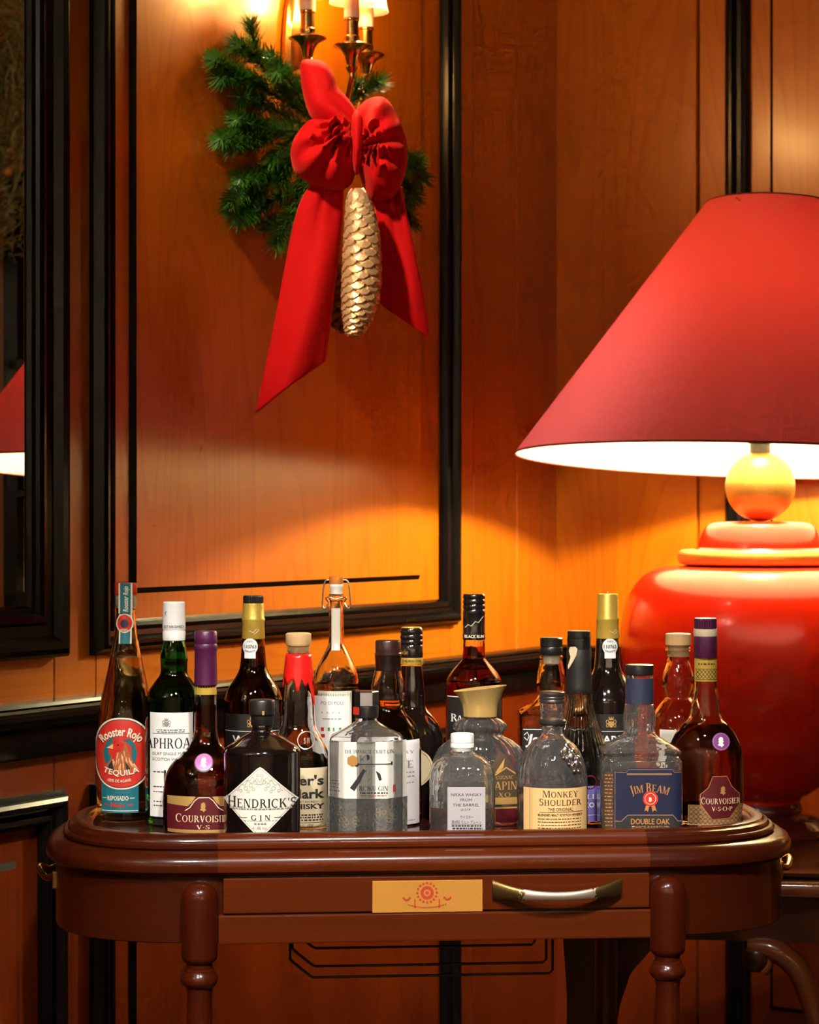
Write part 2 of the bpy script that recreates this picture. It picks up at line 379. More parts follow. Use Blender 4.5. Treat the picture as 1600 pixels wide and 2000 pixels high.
# worn bow handle
hd = []
M['worn_brass'], nt, b_ = new_mat('worn_brass')
b_.inputs['Metallic'].default_value = 0.9; b_.inputs['Roughness'].default_value = 0.35
tc = nt.nodes.new('ShaderNodeTexCoord'); sep = nt.nodes.new('ShaderNodeSeparateXYZ'); nt.links.new(tc.outputs['Object'], sep.inputs[0])
ab = nt.nodes.new('ShaderNodeMath'); ab.operation = 'ABSOLUTE'; nt.links.new(sep.outputs['X'], ab.inputs[0])
nz = nt.nodes.new('ShaderNodeTexNoise'); nz.inputs['Scale'].default_value = 260; nz.inputs['Detail'].default_value = 4; nt.links.new(tc.outputs['Object'], nz.inputs['Vector'])
ma = nt.nodes.new('ShaderNodeMath'); ma.operation = 'MULTIPLY_ADD'; ma.inputs[1].default_value = 0.030; nt.links.new(nz.outputs['Fac'], ma.inputs[0]); nt.links.new(ab.outputs[0], ma.inputs[2])
gt = nt.nodes.new('ShaderNodeMath'); gt.operation = 'GREATER_THAN'; gt.inputs[1].default_value = 0.057; nt.links.new(ma.outputs[0], gt.inputs[0])
mx = nt.nodes.new('ShaderNodeMix'); mx.data_type = 'RGBA'; mx.inputs['A'].default_value = (0.80, 0.66, 0.52, 1); mx.inputs['B'].default_value = (0.16, 0.10, 0.03, 1)
nt.links.new(gt.outputs[0], mx.inputs['Factor']); nt.links.new(mx.outputs['Result'], b_.inputs['Base Color'])
h0, h1 = cx_(962), cx_(1217); hm = (h0+h1)/2; hl = (h1-h0)/2
rows = []
for k in range(25):
    t = -1+2*k/24; x = t*hl; zc = (1.0-0.0)*0; yo = 0.018*(1-abs(t)**2.4)+0.002; hh = 0.0052+0.0056*abs(t)**2.2
    zc = -0.0068*(1-t*t)+0.0035; th = 0.0035
    rows.append([(x, -yo-th*math.cos(a)*0.9, zc+hh*math.sin(a)) for a in [2*math.pi*q/12 for q in range(12)]])
hb = MB().grid(rows, True); hb.f.append(tuple(range(12))); hb.f.append(tuple(24*12+q for q in range(12)))
ho = hb.build('handle', 'worn_brass', dr, smooth=40); ho.location = (hm, -BY+0.004, cz_(1744))
# turned posts
POSTP = [(0.0001,.7475),(.007,.7468),(.013,.7445),(.0175,.7405),(.0200,.735),(.0206,.728),(.0206,.664),(.0200,.660),(.0175,.657),(.0150,.655),(.0150,.649),(.0168,.6475),(.0168,.646),(.0185,.6435),(.0208,.6395),(.0212,.6355),(.0200,.632),(.0172,.629),(.0150,.6275),(.0150,.624),(.0138,.620),(.0142,.600),(.0150,.560),(.0155,.50),(.0145,.42),(.012,.33),(.0118,.32),(.0165,.315),(.0165,.305),(.012,.30),(.015,.20),(.013,.08),(.016,.06),(.016,.03),(.012,.0)]
for sx in (-1, 1):
    for sy, yy in ((-1, -BY+0.004), (1, BY-0.004)):
        p = MB().lathe(POSTP[::-1], 32).build('post', 'cart_v', cart, smooth=35); p.location = (sx*0.271, yy, 0)
# end handles: a curved bail with a ribbed boss
for sx in (-1, 1):
    xo = sx*(HS+AX-0.014)
    hh = MB(); pts = [(xo+sx*d, y, 0.728+z) for d, y, z in cr([(0,-.045,.004),(.012,-.036,.000),(.021,-.015,.006),(.023,0,.008),(.021,.015,.006),(.012,.036,0),(0,.045,.004)], 5)]
    hh.tube(pts, 0.0042, 10)
    ob = hh.build('end_handle', 'brass', cart, smooth=50)
    for s2 in (-1, 1):
        MB().box(xo-0.004, xo+0.004, s2*0.045-0.006, s2*0.045+0.006, 0.716, 0.738).build('boss', 'brass', ob, bevel=0.002)
# wire rack hanging under the apron (dark rods)
M['wire'] = plain('dark_wire', (0.012, 0.006, 0.004), 0.3, metal=0.3)
rack = []
def rod(pts):
    MB().tube([(a, b, c) for a, b, c in pts], 0.0016, 8).build('rack_rod', 'wire', cart, smooth=60)
for i, (yl, d, zb) in enumerate(((-0.135, 0.0, 0.6215), (-0.10, 0.004, 0.6275), (-0.02, 0.008, 0.634), (0.06, 0.012, 0.638))):
    x0, x1 = -0.165+d, 0.147-d*0.6
    rod([(x0, yl, 0.70), (x0, yl, zb+0.022), (x0+0.004, yl, zb+0.018), (x0+0.022, yl, zb+0.003), (x0+0.027, yl, zb), (x1-0.004, yl, zb), (x1, yl, zb+0.004), (x1, yl, 0.70)])
tag(cart, 'oval mahogany drinks cart with turned posts, a drawer and a bottle tray on top', 'cart')

# ------------------------------------------------------------------ lamp table behind the cart
TZ = 0.672
tb = empty('side_table', (0.62, 3.46, 0), math.radians(-7.0))
def rounded(x0, x1, y0, y1, r, n=6):
    o = []
    for cx, cy, a0 in ((x1-r, y1-r, 0), (x0+r, y1-r, 90), (x0+r, y0+r, 180), (x1-r, y0+r, 270)):
        for k in range(n+1):
            a = math.radians(a0+90*k/n); o.append((cx+r*math.cos(a), cy+r*math.sin(a)))
    return o
def slab(prof, x0, x1, y0, y1, r):
    rows = [[(x, y, z) for x, y in rounded(x0+o, x1-o, y0+o, y1-o, max(r-o, 0.002))] for o, z in prof]
    mb = MB().grid(rows, True); n = len(rows[0]); k = len(rows)-1
    mb.f.append(tuple(range(n))); mb.f.append(tuple(k*n+i for i in range(n))); return mb
TX0, TX1, TY0, TY1 = -0.43, 0.44, -0.30, 0.29
slab([(.012,TZ-.006),(.008,TZ-.005),(.007,TZ)], TX0, TX1, TY0, TY1, 0.04).build('table_top', 'walnut', tb, smooth=30)
slab([(.010,TZ-.010),(.009,TZ-.0061)], TX0, TX1, TY0, TY1, 0.04).build('inlay_line', 'black', tb)
slab([(.014,TZ-.0345),(.003,TZ-.032),(0,TZ-.027),(0,TZ-.018),(.003,TZ-.0125),(.009,TZ-.0101)], TX0, TX1, TY0, TY1, 0.04).build('edge_moulding', 'burl', tb, smooth=40)
slab([(.035,TZ-.10),(.035,TZ-.0345)], -0.41, TX1, TY0, TY1, 0.02).build('apron', 'walnut', tb)
def ribbon_leg(pts, radii, depth, loc, flip=1):
    """flat scroll-sawn leg: outline swept in x-z with given half widths, thickness depth in y"""
    P2 = cr([(*p, r) for p, r in zip(pts, radii)], 8); L_ = []; R_ = []
    for i, (x, z, r) in enumerate(P2):
        a = P2[max(i-1, 0)]; b = P2[min(i+1, len(P2)-1)]; dx, dz = b[0]-a[0], b[1]-a[1]; n = math.hypot(dx, dz) or 1
        L_.append((x-dz/n*r, z+dx/n*r)); R_.append((x+dz/n*r, z-dx/n*r))
    rows = []
    for (lx, lz), (rx, rz) in zip(L_, R_):
        rows.append([(flip*lx, -depth, lz), (flip*rx, -depth, rz), (flip*rx, depth, rz), (flip*lx, depth, lz)])
    mb = MB().grid(rows, True); n = len(rows)-1
    mb.f.append((0,1,2,3)); mb.f.append(tuple(n*4+i for i in range(4)))
    o = mb.build('leg', 'walnut', tb, smooth=40, bevel=0.004); o.location = loc; return o
LEGP = [(0.0,.576),(0.0,.47),(-.012,.40),(-.035,.30),(-.03,.20),(0.0,.10),(.035,.03),(.05,.012)]
LEGR = [.040,.034,.030,.026,.020,.017,.018,.012]
for sx in (-1, 1):
    for yy in (TY0+0.06, TY1-0.06):
        lg = ribbon_leg(LEGP, LEGR, 0.025, ((-0.41+0.075) if sx < 0 else (TX1-0.075), yy, 0), -sx)
        br = MB(); arc = [(0.03+0.085*(1-math.cos(a)), 0.545-0.085*(1-math.sin(a))) for a in [math.pi/2*k/8 for k in range(9)]]
        br.extrude([(0.02, 0.576)] + [(x, z) for x, z in [(0.033,0.43),(0.040,0.475),(0.055,0.52),(0.085,0.556),(0.13,0.576)]], -0.012, 0.012, lambda u, v, w: (-sx*-1*0+(u if sx < 0 else -u), w, v))
        bo = br.build('bracket', 'walnut', tb); bo.location = lg.location
# front scroll leg with a volute at its knee
vol = MB(); pts = []
for k in range(34):
    a = 0.6+k*0.30; r = 0.004+0.00045*k; pts.append((-0.106-r*math.cos(a), -0.272, 0.548+r*math.sin(a)))
pts2 = cr([(-0.118,-.272,.566),(-0.085,-.272,.563),(-0.052,-.272,.540),(-0.032,-.272,.500),(-0.018,-.272,.44),(-0.012,-.272,.34),(-0.02,-.272,.22),(0.0,-.272,.10),(0.02,-.272,.02)], 8)
vol.tube(pts, [0.004+0.00012*k for k in range(34)], 8)
vol.tube(pts2, [0.010+0.006*min(1, i/10) for i in range(len(pts2))], 10)
vt = MB().lathe([(max(0.019*math.sin(t), 1e-4), -0.019*math.cos(t)) for t in [math.pi*q/10 for q in range(11)]], 18).build('volute', 'walnut', tb, smooth=60); vt.location = (-0.106, -0.272, 0.549); vt.scale = (1, 0.7, 1)
vol.build('scroll_leg', 'burl', tb, smooth=60)
tag(tb, 'dark walnut side table with burled edge and scrolled legs, carrying the red lamp', 'table')

# ------------------------------------------------------------------ table lamp
M['red_glaze'] = plain('red_lacquer', (0.80, 0.020, 0.003), 0.22, coat=0.35, var=0.12, bscale=18)
M['lining'] = None
def shade_mats():
    m, nt, b = new_mat('red_fabric_shade'); N, L = nt.nodes, nt.links
    N.remove(b); d = N.new('ShaderNodeBsdfDiffuse'); t = N.new('ShaderNodeBsdfTranslucent'); mx = N.new('ShaderNodeMixShader')
    tc = N.new('ShaderNodeTexCoord'); n = N.new('ShaderNodeTexNoise'); n.inputs['Scale'].default_value = 380; n.inputs['Detail'].default_value = 3
    L.new(tc.outputs['Object'], n.inputs['Vector'])
    c = N.new('ShaderNodeMix'); c.data_type = 'RGBA'; c.inputs['A'].default_value = (0.62, 0.125, 0.160, 1); c.inputs['B'].default_value = (0.70, 0.155, 0.195, 1)
    L.new(n.outputs['Fac'], c.inputs['Factor']); L.new(c.outputs['Result'], d.inputs['Color'])
    t.inputs['Color'].default_value = (0.75, 0.045, 0.035, 1); mx.inputs[0].default_value = 0.085
    L.new(d.outputs[0], mx.inputs[1]); L.new(t.outputs[0], mx.inputs[2]); L.new(mx.outputs[0], N['Material Output'].inputs['Surface'])
    M['shade'] = m
    m, nt, b = new_mat('cream_lining'); N, L = nt.nodes, nt.links
    N.remove(b); d = N.new('ShaderNodeBsdfDiffuse'); t = N.new('ShaderNodeBsdfTranslucent'); mx = N.new('ShaderNodeMixShader')
    d.inputs['Color'].default_value = (0.85, 0.78, 0.64, 1); t.inputs['Color'].default_value = (0.85, 0.72, 0.5, 1); mx.inputs[0].default_value = 0.22
    L.new(d.outputs[0], mx.inputs[1]); L.new(t.outputs[0], mx.inputs[2]); L.new(mx.outputs[0], N['Material Output'].inputs['Surface'])
    M['lining'] = m
shade_mats()
M['bulb'] = emit('warm_bulb', (1.0, 0.78, 0.45), 18.0)
M['socket'] = plain('black_socket', (0.02, 0.016, 0.012), 0.35)
M['trim_edge'] = plain('shade_binding', (0.16, 0.01, 0.015), 0.7)
S_ = LAMP.y/F
def lz(y): return CAMZ-(y-1000)*S_
def lp(pts): return [(r*S_, lz(y)) for r, y in pts]
def table_lamp(loc, label, tz, tilt=(0, 0), dz=0.0, group=None):
    root = empty('table_lamp', (loc[0], loc[1], tz+0.0006)); z0 = tz
    def part(name, prof, mat, par=root, smooth=40, seg=64):
        return MB().lathe([(max(r, 1e-4), z-z0+dz*0) for r, z in prof], seg).build(name, mat, par, smooth=smooth)
    body = cr([(76,1566),(84,1555),(116,1534),(170,1484),(222,1424),(258,1350),(272,1275),(270,1215),(256,1165),(232,1130),(200,1112),(150,1106),(100,1104)], 5)
    part('urn', [(0, lz(1566))] + lp(body), 'red_glaze')
    part('foot', [(0, tz)] + [(150*S_, tz), (150*S_, tz+0.004), (146*S_, tz+0.010), (138*S_, tz+0.013)] + lp([(126,1603),(118,1598),(100,1595),(84,1592),(79,1588),(82,1582),(82,1574),(76,1566),(0,1566)]), plain('dark_red_foot', (0.10, 0.010, 0.006), 0.25, coat=0.3))
    rp = [(148+13*math.cos(a), 1089-15*math.sin(a)) for a in [-math.pi/2+math.pi*k/12 for k in range(13)]]
    part('gold_ring', lp([(0, 1104)] + rp + [(0, 1074)]), 'gold')
    part('lid', lp(cr([(0,1076),(121,1076),(121,1070),(118,1056),(112,1040),(104,1028),(90,1021),(60,1019),(0,1019)], 4)), 'red_glaze')
    part('gold_ball', lp([(68*math.sin(a), 951+68*math.cos(a)) for a in [math.pi*k/28 for k in range(0, 28)]] + [(14, 884), (14, 876), (0, 876)]), 'gold')
    so = part('socket', lp([(0,888),(16,888),(20,884),(20,868),(24,866),(24,840),(20,836),(0,836)]), 'socket')
    bz = RIMZ-z0
    part('bulb', [(0.010, RIMZ+0.045), (0.012, RIMZ+0.055), (0.022, RIMZ+0.080), (0.028, RIMZ+0.10), (0.024, RIMZ+0.118), (0.0, RIMZ+0.125)], glass('bulb_glass', (1, 0.95, 0.85), 1.2), so)
    # shade: tilted a little on its harp
    sh = empty('lamp_shade', (0, 0, bz)); sh.parent = root
    sh.rotation_euler = (math.radians(tilt[0]), math.radians(tilt[1]), 0)
    R0, R1, hgt = 480*S_, 122*S_, 506*S_
    MB().lathe([(R0, 0.0), (R1, hgt)], 96).v
    def cone(name, d, mat):
        mb = MB(); rows = []
        for k in range(9):
            t = k/8; rows.append([((R0-d+(R1-R0)*t)*math.cos(2*math.pi*q/128), (R0-d+(R1-R0)*t)*math.sin(2*math.pi*q/128), hgt*t) for q in range(128)])
        return mb.grid(rows, True).build(name, mat, sh, smooth=60, fix=False)
    cone('fabric', 0.0, 'shade'); cone('lining', 0.0022, 'lining')
    for r, z in ((R0, 0.0), (R1, hgt)):
        MB().tube([((r-0.001)*math.cos(2*math.pi*q/96), (r-0.001)*math.sin(2*math.pi*q/96), z) for q in range(96)], 0.0016, 6, closed=True).build('binding', 'trim_edge', sh, smooth=60)
    harp = MB().tube(cr([(0.018,0,RIMZ-z0+0.04),(0.05,0,bz+0.09),(0.055,0,bz+0.20),(0.03,0,bz+0.32),(0,0,bz+hgt-0.02)], 6), 0.0018, 6)
    harp.tube(cr([(-0.018,0,bz+0.04),(-0.05,0,bz+0.09),(-0.055,0,bz+0.20),(-0.03,0,bz+0.32),(0,0,bz+hgt-0.02)], 6), 0.0018, 6)
    for k in range(3):
        a = k*2.094; harp.tube([(0,0,bz+hgt-0.02), (R1*math.cos(a), R1*math.sin(a), bz+hgt-0.004)], 0.0018, 6)
    harp.build('harp', 'brass', root)
    tag(root, label, 'lamp', group); return root
table_lamp(LAMP, 'big red urn table lamp with gold ball and wide red shade, in the corner', TZ, (-2.6, 2.2))

# ------------------------------------------------------------------ lettering
_fc = bpy.data.curves.new('lettering_source', 'FONT'); _fo = bpy.data.objects.new('lettering_source', _fc); COL.objects.link(_fo)
def sans(body, bold=0.0, shear=0.0):
    """flat outline text -> (verts, faces) with cap height 1 and its left edge at 0"""
    _fc.body = body; _fc.size = 1.0; _fc.offset = bold; _fc.shear = shear; _fc.resolution_u = 2; _fc.fill_mode = 'FRONT' if hasattr(_fc, 'fill_mode') else 'BOTH'
    _fc.dimensions = '2D'
    bpy.context.view_layer.update()
    me = bpy.data.meshes.new_from_object(_fo)
    vs = [(v.co.x, v.co.y) for v in me.vertices]; fs = [tuple(p.vertices) for p in me.polygons]
    bpy.data.meshes.remove(me)
    x0 = min(v[0] for v in vs); return [(x-x0, y/0.73) for x, y in vs], fs
TK, TN = 0.17, 0.065
class G:
    """glyph of a high-contrast roman capital"""
    def __init__(s): s.v = []; s.f = []
    def q(s, pts): n = len(s.v); s.v += pts; s.f.append(tuple(range(n, n+len(pts)))); return s
    def V(s, x, w=TK, y0=0, y1=1, serif=3):
        s.q([(x,y0),(x+w,y0),(x+w,y1),(x,y1)]); sw = 0.085
        if serif & 1: s.q([(x-sw,y0),(x+w+sw,y0),(x+w+sw,y0+.045),(x-sw,y0+.045)])
        if serif & 2: s.q([(x-sw,y1-.045),(x+w+sw,y1-.045),(x+w+sw,y1),(x-sw,y1)])
        return s
    def H(s, x0, x1, y, w=TN): return s.q([(x0,y),(x1,y),(x1,y+w),(x0,y+w)])
    def D(s, x0, y0, x1, y1, w): return s.q([(x0,y0),(x0+w,y0),(x1+w,y1),(x1,y1)])
    def S(s, x, y, h=0.045, w=0.3): return s.q([(x-w/2,y),(x+w/2,y),(x+w/2,y+h),(x-w/2,y+h)])
    def O(s, cx, cy, rx, ry, a0=0, a1=360, n=22, tk=TK, tn=TN):
        for k in range(n):
            p = []
            for a, o in ((a0+(a1-a0)*k/n, 1), (a0+(a1-a0)*(k+1)/n, 1), (a0+(a1-a0)*(k+1)/n, 0), (a0+(a1-a0)*k/n, 0)):
                r = math.radians(a); X, Y = (rx, ry) if o else (rx-tk, ry-tn); p.append((cx+X*math.cos(r), cy+Y*math.sin(r)))
            s.q(p)
        return s
def glyph(c):
    g = G()
    if c == 'A': g.D(.02,0,.36,1,.08).D(.66,0,.34,1,.19).H(.18,.62,.30).S(.08,0,w=.26).S(.75,0,w=.32); w = .90
    elif c == 'B': g.V(.09).O(.33,.755,.30,.245,-90,90,10).O(.33,.27,.36,.27,-90,90,10).H(.2,.36,.935).H(.2,.36,.475).H(.2,.36,0); w = .76
    elif c == 'C': g.O(.46,.5,.44,.52,50,310,22).q([(.72,.70),(.79,.70),(.79,1.0),(.75,1.0)]); w = .86
    elif c == 'D': g.V(.09).O(.36,.5,.48,.5,-90,90,14).H(.2,.38,.935).H(.2,.38,0); w = .92
    elif c == 'E': g.V(.09).H(.2,.66,.935).H(.2,.54,.48).H(.2,.70,0).q([(.63,.75),(.67,.75),(.67,1),(.60,1)]).q([(.66,0),(.70,0),(.72,.24),(.69,.24)]); w = .76
    elif c == 'F': g.V(.09).H(.2,.66,.935).H(.2,.54,.46).q([(.63,.75),(.67,.75),(.67,1),(.60,1)]); w = .70
    elif c == 'G': g.O(.46,.5,.44,.52,50,330,22).V(.66,.14,0,.42,2).q([(.72,.70),(.79,.70),(.79,1.0),(.75,1.0)]); w = .92
    elif c == 'H': g.V(.09).V(.64).H(.2,.7,.48); w = .92
    elif c == 'I': g.V(.09); w = .36
    elif c == 'J': g.V(.16,TK,.05,1,2).O(.10,.02,.23,.24,-100,0,8,tk=.15); w = .44
    elif c == 'K': g.V(.09).D(.24,.42,.62,1,.09).D(.66,0,.34,.56,.19).S(.68,.955,w=.26).S(.76,0,w=.28); w = .92
    elif c == 'L': g.V(.09).H(.2,.66,0).q([(.62,0),(.66,0),(.68,.26),(.65,.26)]); w = .70
    elif c == 'M': g.V(.06,.07).V(.82).D(.44,0,.08,1,.17).D(.44,0,.78,1,.08); w = 1.08
    elif c == 'N': g.V(.08,.07).V(.70,.07,0,1,2).D(.60,0,.08,1,.19); w = .90
    elif c == 'O': g.O(.48,.5,.46,.52,0,360,28); w = .98
    elif c == 'Q': g.O(.48,.5,.46,.52,0,360,28).D(.72,-.22,.46,.10,.16); w = .98
    elif c == 'P': g.V(.09).O(.33,.72,.34,.28,-90,90,10).H(.2,.36,.935).H(.2,.36,.44); w = .72
    elif c == 'R': g.V(.09).O(.33,.74,.33,.26,-90,90,10).H(.2,.36,.935).H(.2,.36,.48).D(.66,0,.36,.50,.19).S(.77,0,w=.22); w = .88
    elif c == 'S': g.O(.32,.755,.26,.265,25,262,14,tk=.13).O(.32,.265,.29,.285,-155,92,16,tk=.15).q([(.54,.72),(.58,.72),(.58,1),(.55,1)]).q([(.03,.28),(.07,.28),(.06,0),(.03,0)]); w = .66
    elif c == 'T': g.V(.30,TK,0,1,1).H(.02,.75,.935).q([(.0,.74),(.04,.74),(.09,1),(.02,1)]).q([(.73,.74),(.77,.74),(.75,1),(.68,1)]); w = .78
    elif c == 'U': g.V(.09,TK,.3,1,2).V(.66,.08,.3,1,2).O(.415,.32,.325,.34,180,360,14,tk=.13); w = .88
    elif c == 'V': g.D(.36,0,.06,1,.19).D(.40,0,.68,1,.08).S(.15,.955).S(.72,.955,w=.24); w = .84
    elif c == 'W': g.D(.28,0,.04,1,.17).D(.32,0,.54,1,.07).D(.74,0,.48,1,.17).D(.78,0,1.02,1,.07).S(.12,.955,w=.26).S(1.05,.955,w=.22); w = 1.14
    elif c == 'X': g.D(.58,0,.08,1,.19).D(.06,0,.62,1,.08).S(.16,.955,w=.26).S(.66,.955,w=.24).S(.1,0,w=.24).S(.68,0,w=.28); w = .84
    elif c == 'Y': g.V(.33,TK,0,.46,1).D(.34,.42,.06,1,.18).D(.42,.42,.66,1,.08).S(.14,.955,w=.26).S(.70,.955,w=.24); w = .82
    elif c == "'": g.q([(.06,.70),(.12,.70),(.20,1),(.06,1)]); w = .24
    elif c == '.': g.O(.10,.08,.09,.09,0,360,10,tk=.089,tn=.089); w = .22
    elif c == '-': g.O(.12,.45,.08,.08,0,360,10,tk=.079,tn=.079); w = .24
    else: w = .34
    return g, w
def serif(body, track=0.06, small=1.0):
    """capitals in the roman face; characters after '_' come out at full height, the rest at `small`"""
    vs = []; fs = []; x = 0.0; big = False
    for c in body:
        if c == '_': big = True; continue
        k = 1.0 if (big or small == 1.0) else small; big = False
        g, w = glyph(c); n = len(vs)
        vs += [(x+px_*k, py*k) for px_, py in g.v]; fs += [tuple(i+n for i in f) for f in g.f]; x += w*k+track
    return vs, fs
def place(t, cx, cy, w=None, h=None, arc=None, rot=0.0, shear=0.0):
    """text outline -> pixel space, centred at (cx, cy); arc: radius in px (positive: bulges up)"""
    vs, fs = t; x1 = max(v[0] for v in vs); y0 = min(0, min(v[1] for v in vs)); H_ = 1.0
    if h is None: h = w/x1
    if w is None: w = x1*h
    out = []
    for x, y in vs:
        X = (x/x1-0.5)*w + shear*y*h; Y = (y-0.5)*h
        if arc:
            a = X/arc; X, Y = (arc+Y)*math.sin(a), (arc+Y)*math.cos(a)-arc
        if rot:
            c, s_ = math.cos(rot), math.sin(rot); X, Y = X*c-Y*s_, X*s_+Y*c
        out.append((cx+X, cy-Y))
    return out, fs
def poly(pts): return list(pts), [tuple(range(len(pts)))]
def rect(x0, y0, x1, y1): return poly([(x0,y0),(x1,y0),(x1,y1),(x0,y1)])
def ell(cx, cy, rx, ry, n=40, a0=0, p=2.0):
    r = []
    for k in range(n):
        a = 2*math.pi*k/n+a0; c, s_ = math.cos(a), math.sin(a)
        r.append((cx+rx*math.copysign(abs(c)**(2/p), c), cy+ry*math.copysign(abs(s_)**(2/p), s_)))
    return poly(r)
def ringp(cx, cy, rx, ry, w, n=44, p=2.0):
    o = ell(cx, cy, rx, ry, n, p=p)[0]; i = ell(cx, cy, rx-w, ry-w, n, p=p)[0]
    return o+i, [(k, (k+1) % n, n+(k+1) % n, n+k) for k in range(n)]
def stroke(pts, w):
    vs = []; fs = []
    for i, (x, y) in enumerate(pts):
        a = pts[max(i-1, 0)]; b = pts[min(i+1, len(pts)-1)]; dx, dy = b[0]-a[0], b[1]-a[1]; n = math.hypot(dx, dy) or 1
        ww = w if not isinstance(w, (list, tuple)) else w[i]
        vs += [(x-dy/n*ww/2, y+dx/n*ww/2), (x+dy/n*ww/2, y-dx/n*ww/2)]
    for i in range(len(pts)-1): fs.append((2*i, 2*i+1, 2*i+3, 2*i+2))
    return vs, fs
def join(*parts):
    vs = []; fs = []
    for v, f in parts:
        n = len(vs); vs += v; fs += [tuple(i+n for i in q) for q in f]
    return vs, fs
def microtext(x0, x1, ys, h=3.0, seed=1, gap=0.25):
    """lines of print too small to read"""
    rnd = random.Random(seed); out = []
    for y in ys:
        x = x0+rnd.uniform(0, 3)
        while x < x1:
            w = rnd.uniform(2.0, 7.0); w = min(w, x1-x)
            if w > 1: out.append(rect(x, y-h/2, x+w, y+h/2))
            x += w+rnd.uniform(1.0, 2.4)
    return join(*out)

# ------------------------------------------------------------------ bottles
def wavy(m, scale=70.0, strength=0.25):
    nt = m.node_tree; b = nt.nodes['Principled BSDF']; tc = nt.nodes.new('ShaderNodeTexCoord'); n = nt.nodes.new('ShaderNodeTexNoise'); n.inputs['Scale'].default_value = scale; n.inputs['Detail'].default_value = 1.0
    bp = nt.nodes.new('ShaderNodeBump'); bp.inputs['Strength'].default_value = strength; bp.inputs['Distance'].default_value = 0.002
    nt.links.new(tc.outputs['Object'], n.inputs['Vector']); nt.links.new(n.outputs['Fac'], bp.inputs['Height']); nt.links.new(bp.outputs['Normal'], b.inputs['Normal']); return m
GLS = {
 'pressed': wavy(glass('pressed_glass', (0.98, 0.97, 0.95), 1.48, tr=0.972), 95.0, 0.45), 'engraved': wavy(glass('engraved_glass', (0.97, 0.93, 0.84), 1.48, 0.08, tr=0.88), 220.0, 1.0),
 'clear': wavy(glass('clear_glass', (0.97, 0.97, 0.95), 1.48)), 'green': glass('green_glass', (0.06, 0.50, 0.09), 1.5),
 'olive': glass('olive_glass', (0.48, 0.36, 0.07), 1.5), 'black': plain('black_glass', (0.006, 0.0035, 0.003), 0.05, coat=1.0),
 'brown': glass('brown_glass', (0.34, 0.10, 0.02), 1.5),
}
LIQ = {
 'amber': glass('amber_whisky', (0.93, 0.42, 0.05), 1.36), 'cognac': glass('red_cognac', (0.88, 0.15, 0.035), 1.36), 'gold': glass('pale_gold_spirit', (0.93, 0.62, 0.22), 1.36),
 'rum': glass('dark_rum', (0.66, 0.10, 0.022), 1.36), 'water': glass('clear_spirit', (0.98, 0.98, 0.97), 1.36), 'darkwine': glass('dark_port', (0.30, 0.09, 0.03), 1.36),
 'rest': glass('red_amber_rest', (0.90, 0.20, 0.02), 1.36),
}
def pm(name, col, **k):
    if name not in M: M[name] = plain(name, col, **k)
    return M[name]
INK = pm('ink_black', (0.02, 0.017, 0.015), rough=0.6); IVORY = pm('ivory_paper', (0.80, 0.74, 0.62), rough=0.55, var=0.04); WHITE = pm('white_paper', (0.85, 0.82, 0.77), rough=0.5)
TAN = pm('tan_paper', (0.80, 0.50, 0.20), rough=0.55, var=0.05); GOLDP = pm('gold_print', (0.72, 0.42, 0.12), rough=0.35, metal=0.5); GREY = pm('grey_print', (0.30, 0.27, 0.25), rough=0.6)
REDP = pm('red_print_ink', (0.60, 0.03, 0.015), rough=0.45); NAVY = pm('navy_paper', (0.012, 0.016, 0.045), rough=0.4); PLUM = pm('plum_foil', (0.075, 0.008, 0.045), rough=0.38, bump=0.3, bscale=150)
BLK = pm('black_cap', (0.010, 0.009, 0.009), rough=0.35); MAROON = pm('maroon_paper', (0.10, 0.008, 0.012), rough=0.4); CORKW = pm('pale_wood_stopper', (0.66, 0.40, 0.17), rough=0.6, var=0.15, bscale=90)
GFOIL = pm('gold_capsule', (0.62, 0.40, 0.06), rough=0.36, metal=0.35, bump=0.3, bscale=160); TEAL = pm('teal_paper', (0.012, 0.14, 0.17), rough=0.45); CREAMP = pm('cream_print', (0.80, 0.72, 0.52), rough=0.55)
KRAFT = pm('kraft_paper', (0.70, 0.56, 0.34), rough=0.6, var=0.06); SILV = pm('silver_print', (0.55, 0.52, 0.52), rough=0.3, metal=0.6); DKPAPER = pm('black_paper', (0.018, 0.014, 0.012), rough=0.45)
CPURP = pm('purple_seal', (0.20, 0.05, 0.20), rough=0.4)

